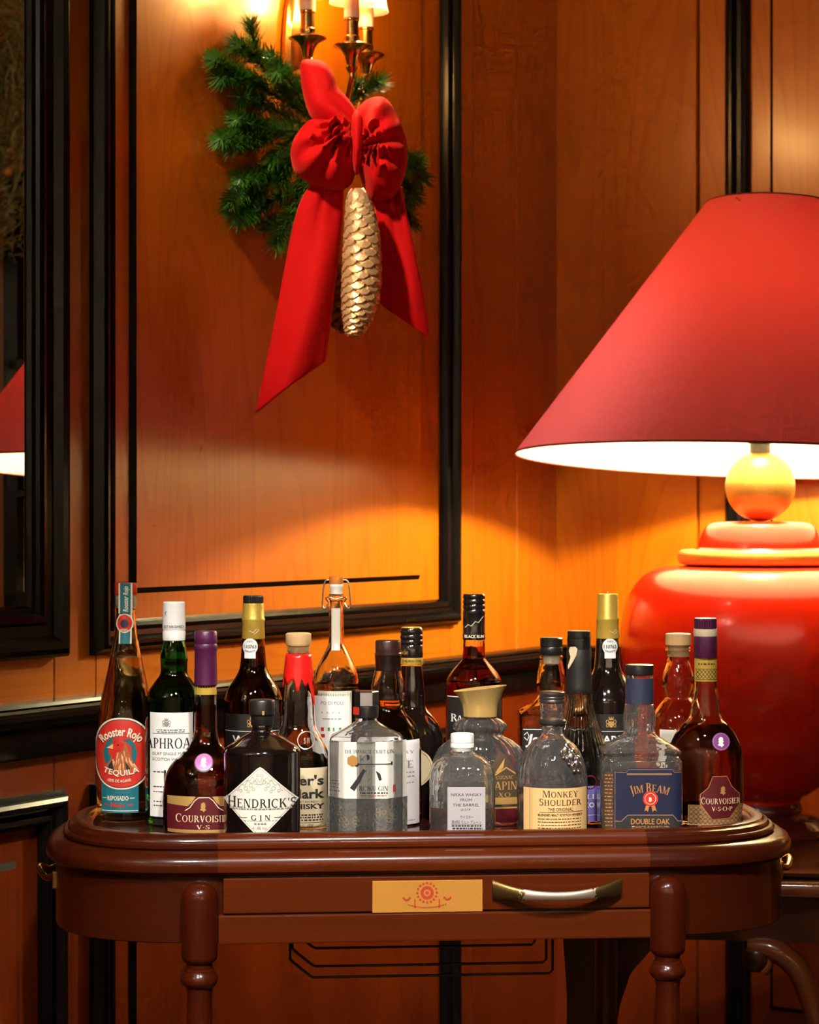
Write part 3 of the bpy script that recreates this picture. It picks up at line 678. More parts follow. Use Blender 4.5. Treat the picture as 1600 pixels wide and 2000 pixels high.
class Bottle:
    def __init__(s, name, label, cx, Y, prof, p=2.0, dr=1.0, hexa=False, group=None, sub=5, flute=None, cat='bottle'):
        s.cx, s.Y, s.sc = cx, Y, Y/F; s.base_y = 1000+(CAMZ-FL)*F/Y
        s.root = empty(name, ((cx-800)*s.sc, Y, FL+0.0005)); tag(s.root, label, cat, group)
        s.z0 = FL+0.0005; s.hexa = hexa; s.flute = flute
        pr = [(q[0], q[1], q[2] if len(q) > 2 else p, q[3] if len(q) > 3 else dr) for q in prof]
        last = pr[-1]; by = s.base_y
        pr = [q for q in pr if q[1] < by-9] + [(last[0], by-7, last[2], last[3])]
        d = cr(pr, sub)
        d += [(last[0]-1.0, by-3, last[2], last[3]), (last[0]-3.5, by-0.6, last[2], last[3])]
        s.d = [(hw*s.sc, s.zc(y), pp, rr) for hw, y, pp, rr in d]
    def zc(s, y): return CAMZ-(y-1000)*s.sc-s.z0
    def prof_at(s, z):
        d = s.d
        if z >= d[0][1]: return d[0]
        for i in range(len(d)-1):
            if d[i+1][1] <= z <= d[i][1]:
                t = (d[i][1]-z)/max(d[i][1]-d[i+1][1], 1e-9); return tuple(a+(b-a)*t for a, b in zip(d[i], d[i+1]))
        return d[-1]
    def xy(s, hw, p, rr, a, z=0.0):
        c, sn = math.cos(a), math.sin(a)
        if s.hexa and p > 2.001:
            k = min(1.0, (p-2)/4); seg = math.pi/3; aa = (a+math.pi/2) % seg-seg/2
            r = hw*((1-k)+k*math.cos(seg/2)/math.cos(aa))*(1.0+0.0*k)
            if k > 0.01: r = r*(1+k*(1/math.cos(seg/2)-1)*0)
        else: r = hw*(abs(c)**p+abs(sn)**p)**(-1/p)
        if s.flute:
            n, amp, tw, za, zb = s.flute
            if zb < z < za:
                e = min(1, (za-z)/0.012, (z-zb)/0.012); r *= 1+amp*e*math.cos(n*a+tw*z)
        return r*c, r*sn*rr
    def shell(s, rows, seg): 
        return [[(*s.xy(hw, p, rr, 2*math.pi*k/seg, z), z) for k in range(seg)] for hw, z, p, rr in rows]
    def body(s, mat, t=0.0022, seg=64, name='glass_body', bottom=0.006, solid=False):
        rows = s.shell(s.d, seg); mb = MB()
        if not solid:
            inner = [(max(hw-t, 0.002), z, p, rr) for hw, z, p, rr in s.d if z > bottom+0.001]
            last = inner[-1]; inner += [(last[0]-0.0008, bottom+0.0006, last[2], last[3]), (max(last[0]-0.004, .001), bottom, last[2], last[3])]
            inr = s.shell(inner, seg); allr = inr[::-1] + rows; s.inner = inner
        else: allr = rows
        mb.grid(allr, True); n = len(allr)
        mb.f.append(tuple((n-1)*seg+k for k in range(seg)))
        mb.f.append(tuple(range(seg)) if True else ())
        return mb.build(name, GLS[mat] if isinstance(mat, str) else mat, s.root, smooth=45)
    def liquid(s, level_y, mat, over=0.0003, seg=64):
        zl = s.zc(level_y); inn = [q for q in s.inner if q[1] <= zl]
        top = s.prof_at(zl); t = s.d[0]
        rows = [(top[0]-0.0022, zl, top[2], top[3])] + inn
        rows = [(hw+over, z-(over if i else 0), p, rr) for i, (hw, z, p, rr) in enumerate(rows)]
        sh = s.shell(rows, seg); mb = MB().grid(sh, True); n = len(sh)
        mb.f.append(tuple(range(seg))); mb.f.append(tuple((n-1)*seg+k for k in range(seg)))
        return mb.build('liquid', LIQ[mat], s.root, smooth=45)
    def turned(s, name, prof, mat, sub=0, seg=40, parent=None, ribs=0, dx=0.0):
        """turned part, profile in photo pixels from top to bottom"""
        pr = cr(prof, sub) if sub else prof
        pr = [(max(r*s.sc, 1e-5), s.zc(y)) for r, y in pr][::-1]
        pr = [(1e-5, pr[0][1])] + pr + [(1e-5, pr[-1][1])]
        mb = MB(); mb.lathe(pr, seg)
        if ribs:
            for i, v in enumerate(mb.v):
                k = i % seg
                if k % 2 and math.hypot(v[0], v[1]) > 0.004: mb.v[i] = (v[0]*0.965, v[1]*0.965, v[2])
        o = mb.build(name, mat, parent or s.root, smooth=None if ribs else 35); o.location.x = dx*s.sc; return o
    def cap(s, name, r, y0, y1, mat, r1=None, ribs=0, rings=(), parent=None, round_=2.0, dx=0.0):
        r1 = r if r1 is None else r1; f = lambda y: r+(r1-r)*(y-y0)/(y1-y0)
        pr = [(r-round_, y0), (r-round_*0.3, y0+round_*0.4), (r, y0+round_)]
        for y in rings: pr += [(f(y-3), y-3), (f(y)+1.6, y-1.4), (f(y)+1.6, y+1.4), (f(y+3), y+3)]
        pr += [(r1, y1-1), (r1-0.7, y1)]
        return s.turned(name, pr, mat, parent=parent, ribs=ribs, seg=64 if ribs else 40, dx=dx)
    def front(s, x, z, off):
        hw, _, p, rr = s.prof_at(z); hw += off; hd = hw*rr
        q = max(-0.985, min(0.985, x/hw))
        if s.hexa and p > 2.001:
            k = min(1.0, (p-2)/4); ci = -math.sqrt(max(0, 1-q*q)); c30 = math.cos(math.pi/6)
            # polygon with a flat face to the front (apothem = hw*cos30), corners at the sides
            hx = -c30 if abs(q) <= 0.5 else -(1-abs(q))*math.sqrt(3)
            return x, hw*((1-k)*ci+k*hx)*rr
        return q*hw, -hd*(1-abs(q)**p)**(1/p)
    def decal(s, flat, mat, name, off=0.0004, parent=None, step=5.0, thick=0.0):
        """flat outline in photo pixels wrapped onto the front of the bottle"""
        vs, fs = flat
        ymid = sum(v[1] for v in vs)/len(vs); z = s.zc(ymid); hw, _, p, rr = s.prof_at(z)
        fs_ = (s.Y-hw*rr)/F
        zf = lambda y: CAMZ-(y-1000)*fs_-s.z0
        bm = bmesh.new(); bv = [bm.verts.new(((x-s.cx)*fs_, 0, zf(y))) for x, y in vs]
        for f in fs:
            try: bm.faces.new([bv[i] for i in f])
            except ValueError: pass
        xs = [v.co.x for v in bm.verts]; zs = [v.co.z for v in bm.verts]
        st = step*fs_
        def cut(lo, hi, ax):
            n = int((hi-lo)/st)
            for k in range(1, n+1):
                c = [0, 0, 0]; c[ax] = lo+(hi-lo)*k/(n+1); no = [0, 0, 0]; no[ax] = 1
                bmesh.ops.bisect_plane(bm, geom=bm.verts[:]+bm.edges[:]+bm.faces[:], plane_co=c, plane_no=no, dist=1e-7)
        cut(min(xs), max(xs), 0)
        if s.curvy(min(zs), max(zs)): cut(min(zs), max(zs), 2)
        for v in bm.verts:
            v.co.z = max(v.co.z, 0.0015); x, y = s.front(v.co.x, v.co.z, off); v.co.x, v.co.y = x, y
        for f in bm.faces:
            if f.normal.y > 0: pass
        bm.normal_update()
        for f in bm.faces:
            if f.normal.y > 0: f.normal_flip()
        me = bpy.data.meshes.new(name); bm.to_mesh(me); bm.free(); me.materials.append(mat)
        me.polygons.foreach_set('use_smooth', [True]*len(me.polygons))
        o = link(name, me, parent or s.root)
        if parent is not None and len(fs) > 1: o['kind'] = 'stuff'
        return o
    def curvy(s, z0, z1):
        a = s.prof_at(z0)[0]; b = s.prof_at((z0+z1)/2)[0]; c = s.prof_at(z1)[0]
        return abs((a+c)/2-b) > 0.0004
    def label(s, flat, mat, name='label', off=0.0005, layers=()):
        lab = s.decal(flat, mat, name, off)
        o = off
        for nm, fl, mt in layers:
            o += 0.00018; s.decal(fl, mt, nm, o, lab)
        return lab
def crest(cx, cy, k):
    """small heraldic ornament: shield, mantling, crown"""
    sh = [(cx-5*k,cy-4*k),(cx+5*k,cy-4*k),(cx+5*k,cy+2*k),(cx+3*k,cy+6*k),(cx,cy+8*k),(cx-3*k,cy+6*k),(cx-5*k,cy+2*k)]
    p = [poly(sh), rect(cx-4*k, cy-9*k, cx+4*k, cy-6.2*k)]
    for sx in (-1, 1):
        p += [ringp(cx+sx*7*k, cy-3*k, 3*k, 4*k, 1.2*k, 10), ringp(cx+sx*7*k, cy+4*k, 2.6*k, 3.4*k, 1.1*k, 10), poly([(cx+sx*2*k, cy-9*k),(cx+sx*4*k, cy-13*k),(cx+sx*5*k, cy-9*k)])]
    p.append(poly([(cx-1.5*k, cy-9*k),(cx, cy-14*k),(cx+1.5*k, cy-9*k)]))
    return join(*p)
def bust(cx, cy, k):
    """small head-in-profile mark"""
    h = [(-4,-9),(0,-11),(4,-9),(6,-5),(5,-2),(7,2),(4,3),(5,7),(8,10),(4,12),(1,16),(-2,12),(-8,11),(-9,8),(-5,5),(-8,2),(-6,-1),(-7,-5)]
    return poly([(cx+x*k*0.8, cy+y*k*0.8) for x, y in h])

# --- tequila bottle with the red oval label
b = Bottle('tequila_bottle', 'tall tequila bottle with red rooster oval label, leftmost on the tray', 246, 2.92,
    [(19,1164),(21,1166),(21,1186),(19,1190),(20,1210),(23,1240),(28,1270),(35,1305),(44,1345),(51,1380),(55,1410),(57,1450),(57,1500),(57,1570)])
b.body('clear'); b.liquid(1284, 'gold')
c_ = b.cap('cap', 22, 1138, 1161, REDP, round_=1.5); b.turned('cork', [(19,1160),(18,1186)], pm('pale_plastic', (0.75, 0.68, 0.55), rough=0.5))
st = [(236,1140),(260,1140),(260,1210),(256,1258),(234,1258),(236,1210)]
b2 = b
def strap(bt, pts, mat, name, off, parent=None):
    """paper seal running over cap and neck: follows a cylinder of the cap radius"""
    k = (bt.Y-22*bt.sc)/F; R_ = 22.6*bt.sc+off; mb = MB(); rows = []
    for i in range(9):
        t = i/8; row = []
        for x, y in ((pts[0], None), (pts[1], None)): pass
        rows.append(row)
    return None
k_ = (b.Y-0.016)/F
def seal(bt, fl, mat, name, off=0.0, parent=None, R0=22.8):
    vs, fs = fl; out = []
    k = (bt.Y-R0*bt.sc)/F; Rr = R0*bt.sc+off
    for x, y in vs:
        X = (x-bt.cx)*k; z = CAMZ-(y-1000)*k-bt.z0; q = max(-.98, min(.98, X/Rr)); out.append((X, -Rr*math.sqrt(1-q*q), z))
    return MB().add(out, fs).build(name, mat, parent or bt.root)
def strips(x0, x1, y0, y1, n=6):
    xs = [x0+(x1-x0)*i/n for i in range(n+1)]; vs = [(x, y) for y in (y0, y1) for x in xs]
    return vs, [(i, i+1, n+2+i, n+1+i) for i in range(n)]
sl = seal(b, strips(234, 261, 1139, 1198), CREAMP, 'neck_seal')
seal(b, strips(237.5, 257.5, 1139, 1198), TEAL, 'seal_band', 0.0003, sl)
seal(b, place(sans('Rooster Rojo', 0.02, 0.2), 248, 1170, w=50, h=10, rot=math.pi/2), CREAMP, 'lettering', 0.0006, sl)
nl = b.decal(strips(235, 260, 1196, 1257), CREAMP, 'neck_label', 0.0012); b.decal(strips(238, 257, 1196, 1257), TEAL, 'seal_band', 0.0015, nl)
b.decal(ell(246, 1217, 17, 19, 32), CREAMP, 'seal_disc', 0.0018, nl); b.decal(ell(246, 1217, 14.5, 16.5, 32), REDP, 'seal_disc', 0.0021, nl)
b.decal(ell(246, 1218, 8, 8, 20), NAVY, 'emblem', 0.0024, nl); b.decal(place(sans('ROJO', .02), 246, 1230, w=14, h=4), CREAMP, 'lettering', 0.0024, nl)
lw = b.label(rect(203, 1530, 277, 1588), TEAL, 'lower_label', 0.0004, [
  ('lettering', join(place(sans('REPOSADO', 0.012), 237, 1559, w=42, h=9), stroke([(206,1559),(214,1559)], 1.2), stroke([(261,1559),(270,1559)], 1.2), rect(204,1583,276,1584.5)), CREAMP),
  ('red_lettering', join(place(sans('México', 0.03), 237, 1572, w=28, h=8), place(sans('670', .01), 213, 1572, w=9, h=5), place(sans('38%', .01), 262, 1572, w=10, h=5)), REDP)])
hackles = []
rr_ = random.Random(3)
for k in range(34):
    t = rr_.random(); x = 244+(rr_.random()-.5)*(16+40*t); y = 1466+t*30
    hackles.append(stroke([(x, y), (x+(x-244)*0.16, y+6), (x+(x-244)*0.36, y+12)], [1.7, 1.4, 0.4]))
comb = [poly([(227+i*6, 1450-i), (229+i*6, 1430-(7-abs(i-2)*4)), (234+i*6, 1448-i)]) for i in range(5)]
b.label(ell(244, 1472, 58, 70, 64, p=2.35), CREAMP, 'oval_label', 0.0010, [
  ('label_edge', ell(244, 1472, 55, 67, 64, p=2.35), NAVY), ('red_field', ell(244, 1472, 53.5, 65.5, 64, p=2.35), REDP),
  ('blue_disc', ell(241, 1472, 33, 36, 48), TEAL),
  ('rooster', poly([(230,1456),(238,1446),(250,1448),(256,1460),(264,1480),(272,1503),(258,1509),(241,1511),(222,1508),(212,1499),(222,1484),(229,1470)]), pm('rooster_brown', (0.42, 0.10, 0.03), rough=0.5)),
  ('hackle_feathers', join(*hackles), pm('rooster_gold', (0.80, 0.46, 0.20), rough=0.5)),
  ('comb', join(*comb, poly([(226,1452),(240,1447),(250,1452),(248,1464),(236,1468),(227,1462)]), poly([(227,1464),(234,1466),(233,1484),(226,1482)])), pm('comb_red', (0.62, 0.02, 0.015), rough=0.4)),
  ('beak', poly([(228,1453),(214,1461),(228,1463)]), pm('rooster_gold', (0.80, 0.46, 0.20))),
  ('dark_feathers', join(poly([(216,1500),(226,1484),(230,1506)]), poly([(254,1504),(252,1486),(262,1502)]), ell(238, 1455, 2, 2, 10)), INK),
  ('lettering', join(place(sans('Rooster Rojo', 0.028), 243, 1428, w=92, h=17, arc=60), place(sans('TEQUILA', 0.02), 243, 1509, w=70, h=11, arc=-88), place(sans('100% DE AGAVE', 0.01), 240, 1525, w=46, h=6, arc=-110)), CREAMP)])

# --- green malt bottle
b = Bottle('malt_whisky_bottle', 'green glass whisky bottle with white cap and tall white label', 340, 2.872,
    [(20,1250),(22,1256),(25,1270),(27,1286),(26,1303),(28,1318),(38,1332),(48,1346),(54,1362),(56,1380),(56,1600)])
b.body('green'); b.liquid(1288, 'gold')
b.turned('cap', [(20,1175),(21.5,1177),(22.5,1225),(22.5,1228),(21.5,1230),(21.5,1232),(22.5,1234),(22,1250),(21,1251)], WHITE)
b.decal(place(sans('ESTABLISHED', 0.01), 339, 1224, w=42, h=5), INK, 'cap_lettering', 0.0008) if False else None
seal(b, join(place(sans('ESTABLISHED', 0.01), 341, 1224, w=38, h=5.2), stroke([(327,1194),(324,1198),(326,1202)], 1.2)), INK, 'cap_lettering', 0.0003, None, 22.5)
b.label(rect(297, 1392, 381, 1596), WHITE, 'label', 0.0004, [
  ('lettering', join(place(serif('LAPHROAIG', 0.05), 338, 1452, w=122, h=20), stroke([(302,1433),(376,1433)], 1), place(sans('ISLAY SINGLE MALT', 0.0), 338, 1472, w=72, h=6), place(sans('SCOTCH WHISKY', 0.0), 338, 1483, w=72, h=6), microtext(310, 366, (1426, 1430), 1.6, 4), microtext(302, 330, (1508, 1537, 1547, 1566, 1574), 2.0, 5)), INK),
  ('year', join(place(sans('10', 0.02), 338, 1516, w=24, h=26)), INK), ('crest', crest(331, 1413, 0.85), GREY)])
b.label(rect(303, 1600, 375, 1612), DKPAPER, 'base_label', 0.0004)

# --- cognac with plum foil, front left
b = Bottle('cognac_bottle', 'rounded cognac bottle with plum foil neck and maroon label, front left', 402, 2.806,
    [(20,1345),(21,1350),(22,1400),(23,1430),(30,1452),(48,1472),(66,1490),(78,1512),(83,1545),(84,1570),(83,1615)], dr=0.74)
b.body('clear'); b.liquid(1376, 'cognac')
b.turned('foil_capsule', [(20,1232),(22,1235),(22.5,1254),(21.5,1257),(22.5,1260),(22.8,1262),(22.8,1268),(21.5,1272),(22,1300),(22.5,1337),(21.8,1338)], PLUM)
b.decal(strips(381, 425, 1338, 1357, 10), GFOIL, 'neck_band', 0.0006)
b.decal(join(*[poly([(382+i*5, 1339), (387+i*5, 1339), (384.5+i*5, 1344)]) for i in range(8)]), MAROON, 'band_pattern', 0.0009)
se = b.decal(ell(402, 1490, 19, 17.5, 36), DKPAPER, 'seal', 0.0008); b.decal(ell(402, 1489, 17, 15.5, 36), pm('pink_seal', (0.50, 0.16, 0.42), rough=0.35), 'seal_face', 0.0011, se); b.decal(bust(402, 1488, 0.95), WHITE, 'emblem', 0.0014, se)
arch = [(366,1584),(376,1578),(386,1564),(394,1558),(414,1558),(422,1564),(432,1578),(442,1584)]
b.label(rect(329, 1556, 478, 1632), MAROON, 'label', 0.0004, [
  ('gold_band', join(poly([(329,1556),(388,1556),(380,1568),(372,1575),(330,1572)]), poly([(420,1556),(478,1556),(478,1572),(436,1575),(428,1568)]), rect(330,1621,478,1632)), GOLDP),
  ('gold_line', stroke(arch, 1.5), CREAMP),
  ('lettering', join(place(serif('_COURVOISIER', 0.05, 0.82), 403, 1598, w=112, h=16), place(serif('V-S', 0.12), 402, 1615.5, w=26, h=8)), pm('pale_gold_print', (0.78, 0.58, 0.34), rough=0.4)),
  ('emblem', bust(403, 1575, 0.9), GOLDP)])

# --- two port bottles with gold capsules
def port(cx, Y, label, top, glassm, r=57, sh=0):
    b = Bottle('port_bottle', label, cx, Y, [(21,1243+sh),(22,1250+sh),(25,1290+sh),(28,1308+sh),(36,1324+sh),(48,1342+sh),(55,1362+sh),(r,1385+sh),(r,1590)], group='port bottles with gold capsules')
    b.body(glassm, solid=(glassm == 'black'))
    if glassm != 'black': b.liquid(1262+sh, 'darkwine')
    b.turned('gold_capsule', [(20,1178+sh),(20.5,1180+sh),(21,1205+sh),(22.5,1208+sh),(22.5,1212+sh),(21.5,1215+sh),(22.5,1246+sh),(22,1247+sh)] if top else [(19,1160+sh),(20.5,1163+sh),(21,1204+sh),(22.5,1207+sh),(22.5,1211+sh),(21.5,1214+sh),(23,1246+sh),(22,1247+sh)], GFOIL)
    if top: b.cap('stopper', 20, 1163+sh, 1179+sh, BLK, ribs=1)
    else: b.turned('foil_tip', [(1,1155+sh),(2,1160+sh),(6,1162+sh)], GFOIL)
    x = cx-5 if top else cx+3
    g_ = b.decal(ell(x, 1263+sh, 15, 16, 30), WHITE, 'guarantee_seal', 0.0006); b.decal(rect(x-11, 1272+sh, x+11, 1286+sh), WHITE, 'seal_tab', 0.0006, g_)
    b.decal(join(place(sans('110763', 0.02), x, 1263+sh, w=25, h=7), place(sans('PORTO', 0.0), x, 1253+sh, w=12, h=4), place(sans('GARANTIA', 0.01), x, 1273+sh, w=22, h=4, arc=-16)), INK, 'seal_lettering', 0.0009, g_)
    b.decal(stroke([(x-2,1232+sh),(x+6,1236+sh),(x+12,1229+sh),(x+16,1233+sh),(x+8,1239+sh)], 1.1), CREAMP, 'signature', 0.0016)
    b.label(rect(cx-54, 1395+sh, cx+54, 1520+sh), DKPAPER, 'label', 0.0005, [('crest', crest(cx+2, 1413+sh, 1.05), GOLDP), ('lettering', join(place(sans("WARRE'S", 0.02), cx+8, 1444+sh, w=92, h=15), rect(cx-54, 1428+sh, cx+54, 1429+sh)), WHITE)])
    return b
b = port(495, 2.955, 'olive glass port bottle with black stopper and gold capsule, behind the black gin', True, 'olive')
b.decal(ringp(486, 1345, 24, 22, 1.6, 30), GLS['olive'], 'embossed_ring', 0.0006)
port(1187, 2.945, 'black port bottle with gold-topped capsule in front of the red lamp', False, 'black')

# --- black apothecary gin
b = Bottle('gin_bottle', 'squat black apothecary gin bottle with white diamond label', 512, 2.747,
    [(19,1410),(20,1420),(21,1428),(36,1436),(54,1448),(68,1457),(73,1463),(75,1470),(75,1480),(75,1625)])
b.body('black', solid=True)
b.turned('cap', [(21,1366),(24,1367),(25.5,1370),(25.5,1394),(24,1396),(22,1398),(22,1414),(21,1416)], BLK)
seal(b, join(rect(514,1389,518,1397)), GOLDP, 'gold_mark', 0.0005, None, 25.8)
dia = [(513,1498),(520,1502),(548,1528),(578,1556),(586,1564),(578,1574),(548,1604),(528,1624),(513,1636),(498,1624),(478,1604),(448,1574),(438,1564),(448,1556),(478,1528),(506,1502)]
def scale_poly(pts, cx, cy, k): return [(cx+(x-cx)*k, cy+(y-cy)*k) for x, y in pts]
d2 = scale_poly(dia, 512.5, 1566, 0.955); d3 = scale_poly(dia, 512.5, 1566, 0.94)
outl = (d2+d3, [(i, (i+1) % 16, 16+(i+1) % 16, 16+i) for i in range(16)])
orn = [stroke([(512+sx*t*46, 1545-10*math.sin(t*3.1)-14*(1-t)+3*math.sin(t*22)) for t in [i/24 for i in range(25)]], 0.9) for sx in (-1, 1)]
orn += [stroke([(512+sx*t*30, 1534-9*math.sin(t*3)-8*(1-t)+2.5*math.cos(t*20)) for t in [i/20 for i in range(21)]], 0.8) for sx in (-1, 1)]
orn += [ringp(512+sx*x, y, r, r, 0.9, 12) for sx in (-1, 1) for x, y, r in ((8,1528,4),(17,1534,4),(27,1540,4),(37,1545,3),(12,1541,3.4),(22,1546,3),(4,1515,3))]
b.label(poly(dia), IVORY, 'diamond_label', 0.0006, [('border', outl, GREY), ('ornament', join(*orn), pm('soft_grey_print', (0.40, 0.36, 0.32), rough=0.6)),
  ('lettering', join(place(serif("_HENDRICK'S", 0.05, 0.80), 514, 1567, w=134, h=21), place(serif('GIN', 0.45), 514, 1597, w=38, h=10), stroke([(470,1597),(488,1597)], .8), stroke([(540,1597),(558,1597)], .8)), INK),
  ('small_print', join(microtext(450, 576, (1580,), 2.4, 9), microtext(480, 546, (1603,), 0.8, 10), microtext(500, 526, (1608.5,), 3, 11), place(sans('41,4% Vol.', 0.0), 513, 1617, w=30, h=7)), GREY)])

# --- bourbon with dripping red wax
b = Bottle('bourbon_bottle', 'clear bourbon bottle with dripping red wax neck and wooden stopper', 583, 2.865,
    [(20,1262),(21,1266),(23,1290),(27,1330),(31,1370),(33,1408),(35,1420),(44,1438),(55,1458),(60,1476),(62,1495),(62,1590)], p=2.6)
b.body('clear')
b.liquid(1600, 'gold')
b.turned('stopper', [(22,1236),(25,1238),(25,1258),(23,1261),(20,1262),(19,1275)], CORKW)
wp = []
NW = 72
drip = {10: 30, 16: 10, 24: 12, 30: 6, 36: 48, 44: 14, 50: 8, 56: 26, 62: 12, 4: 8}
tops, rows = [], []
def wr_(y): return b.prof_at(b.zc(y))[0]/b.sc+1.8
for j in range(9):
    t = j/8; row = []
    for k in range(NW):
        a = 2*math.pi*k/NW; dl = 0
        for c0, l in {54: 28, 45: 6, 60: 10, 66: 14, 38: 18, 30: 8, 22: 14, 12: 10, 4: 20, 70: 6}.items():
            dd = min(abs(k-c0), NW-abs(k-c0)); dl = max(dl, l*max(0, 1-(dd/2.4)**2))
        y = 1276+t*(50+dl+4*math.sin(5*a)); r = wr_(y)*(1 if j else 0.97)*b.sc
        row.append((r*math.cos(a), r*math.sin(a), b.zc(y)))
    rows.append(row)
wax = MB().grid(rows, True).build('red_wax', pm('red_wax', (0.72, 0.012, 0.008), rough=0.25, coat=0.4), b.root, smooth=60)
md = wax.modifiers.new('thickness', 'SOLIDIFY'); md.thickness = 0.0012; md.offset = 1
b.decal(stroke([(603,1320),(609,1342),(614,1362),(619,1380)], [7, 6.5, 6, 7]), M['red_wax'], 'wax_drip', 0.0014)
b.decal(join(place(serif('S IV', 0.1), 602, 1447, w=12, h=10), ringp(600, 1446, 17, 17, 1.5, 28)), pm('embossed_glass', (0.6, 0.5, 0.4), rough=0.2, metal=0.5), 'embossed_seal', 0.0006)
b.label(rect(530, 1500, 641, 1618), KRAFT, 'label', 0.0006, [('lettering', join(place(sans("Maker's", 0.030), 583, 1524, w=104, h=19), place(sans('Mark', 0.034), 603, 1550, w=66, h=18), place(sans('WHISKY', 0.035), 597, 1575, w=78, h=10), place(sans('KENTUCKY STRAIGHT BOURBON', 0.005), 583, 1566, w=86, h=4), place(sans('alc. 45% vol.', 0.0), 610, 1614, w=42, h=8), microtext(584, 634, (1592, 1597, 1602), 3, 21), stroke([(580,1607),(634,1607)], .8)), INK)])

# --- swing-top grappa
b = Bottle('swing_top_bottle', 'slender clear swing-top bottle with wire bail and white label', 657, 2.985,
    [(13,1160),(15,1163),(15,1170),(13,1174),(13,1184),(14,1200),(14.5,1240),(16,1258),(22,1272),(30,1288),(38,1306),(43,1326),(45,1345),(46,1370),(46,1580)])
b.body('clear'); b.liquid(1334, 'water')
b.turned('porcelain_stopper', [(13,1140),(14,1143),(14,1146),(12,1150),(12,1160)], pm('clear_plastic', (0.85, 0.78, 0.68), rough=0.15))
b.turned('gasket', [(12,1126),(14,1127),(14,1139),(13,1141)], pm('orange_rubber', (0.75, 0.22, 0.03), rough=0.5))
wire = MB()
for sx in (-1, 1):
    wire.tube([(x*b.sc, 0, b.zc(y)) for x, y in cr([(sx*13,1133),(sx*21,1134),(sx*25,1148),(sx*27,1172),(sx*27,1184),(sx*22,1188),(sx*15,1178)], 5)], 0.0011, 8)
    wire.tube([(x*b.sc, -y2*b.sc, b.zc(y)) for x, y2, y in cr([(sx*15,4,1176),(sx*20,10,1168),(sx*14,15,1166),(0,17,1170)], 5)], 0.0009, 8)
wire.build('wire_bail', 'steel', b.root, smooth=60)
b.label(rect(648, 1188, 665, 1270), pm('sheer_label', (0.62, 0.55, 0.45), rough=0.3), 'neck_strip', 0.0004)
b.label(rect(622, 1350, 688, 1440), pm('pale_back_label', (0.74, 0.68, 0.52), rough=0.5), 'back_label', 0.0004)
b.label(rect(615, 1360, 684, 1470), WHITE, 'label', 0.0009, [('lettering', join(place(sans('PO DI POLI', 0.006), 650, 1373, w=44, h=7)), GREY), ('marks', join(*[ell(x, 1392, 1.3, 1.3, 8) for x in (630, 641, 652, 664)], microtext(630, 668, (1404,), 1.6, 30)), GREY), ('colour_marks', join(rect(628,1421,634,1428), rect(628,1434,636,1440)), REDP), ('green_marks', join(rect(642,1421,646,1427), rect(652,1421,655,1428), rect(664,1421,668,1427)), pm('green_print', (0.05, 0.25, 0.05), rough=0.5))])

# --- hexagonal gin bottle
b = Bottle('hexagonal_gin_bottle', 'clear six-sided gin bottle with silver and black cap and wrap label', 716, 2.775,
    [(19,1398,2.0),(20,1404,2.0),(26,1411,2.4),(48,1422,5),(72,1433,6),(80,1438,6),(82,1446,6),(82,1460,6),(82,1625,6)], hexa=True, sub=4, dr=0.80)
b.body('pressed', seg=72); b.liquid(1470, 'water', seg=72)
M['cap_silver'] = pm('brushed_silver', (0.62, 0.60, 0.58), rough=0.3, metal=0.8)
cp = MB(); hexr = lambda r, z: [(r*math.cos(math.radians(60*k)), r*math.sin(math.radians(60*k)), z) for k in range(6)]
def hexpart(name, pr, mat):
    rows = [hexr(r*b.sc, b.zc(y)) for r, y in pr]; mb = MB().grid(rows, True); n = len(rows)
    mb.f.append(tuple(range(6))); mb.f.append(tuple((n-1)*6+k for k in range(6))); return mb.build(name, mat, b.root)
hc = hexpart('hex_cap', [(22,1349),(24,1351),(24.5,1374),(23,1378)], BLK)
k_ = (b.Y-0.0128)/F
MB().box(-12*k_, 12*k_, -24.7*b.sc*0.866-0.0004, -24*b.sc*0.866, b.zc(1377)+0.0, b.zc(1351.5)).build('cap_facet', M['cap_silver'], hc)
b.turned('cap_collar', [(23,1378),(23.5,1380),(23,1400),(21,1402)], BLK)
seal(b, rect(690, 1382, 702, 1397), REDP, 'red_seal', 0.0006, None, 24)
b.label(rect(640, 1450, 795, 1561), pm('pale_wrap_label', (0.80, 0.76, 0.66), rough=0.5), 'wrap_label', 0.0005, [
  ('lettering', join(place(serif('THE JAPANESE CRAFT GIN', 0.05), 722, 1469, w=96, h=7), place(serif('ROKU GIN', 0.05), 731, 1541, w=56, h=9), microtext(704, 760, (1550,), 3, 41), microtext(645, 664, (1528, 1534, 1541, 1548), 1.5, 42)), INK),
  ('brush_stroke', join(poly([(717,1474),(722,1476),(722,1484),(717,1486)]), stroke([(696,1494),(768,1493)], 1.6), ell(698, 1494, 5, 4.6, 14), rect(765,1489,768,1496), stroke([(714,1504),(702,1524),(689,1543)], [6, 9, 11]), poly([(735,1506),(744,1512),(747,1524),(742,1526)])), INK),
  ('honey_hexagon', poly([(690+12*math.cos(math.radians(60*k+30)), 1487+12*math.sin(math.radians(60*k+30))) for k in range(6)]), pm('honey_print', (0.42, 0.20, 0.04), rough=0.5)),
  ('red_stamp', join(rect(769,1536,774,1549), microtext(706, 758, (1555,), 1.6, 43)), REDP)])
ptl = []
for cx, cy in ((712,1590),(700,1604),(724,1604),(766,1600),(660,1585),(672,1608),(745,1588)):
    for k in range(5):
        a = k*1.2566; ptl.append(ringp(cx+6*math.cos(a), cy+6*math.sin(a), 5, 5, 0.7, 12))
eg = b.decal(strips(637, 797, 1562, 1634, 20), GLS['engraved'], 'engraved_band', 0.0003)
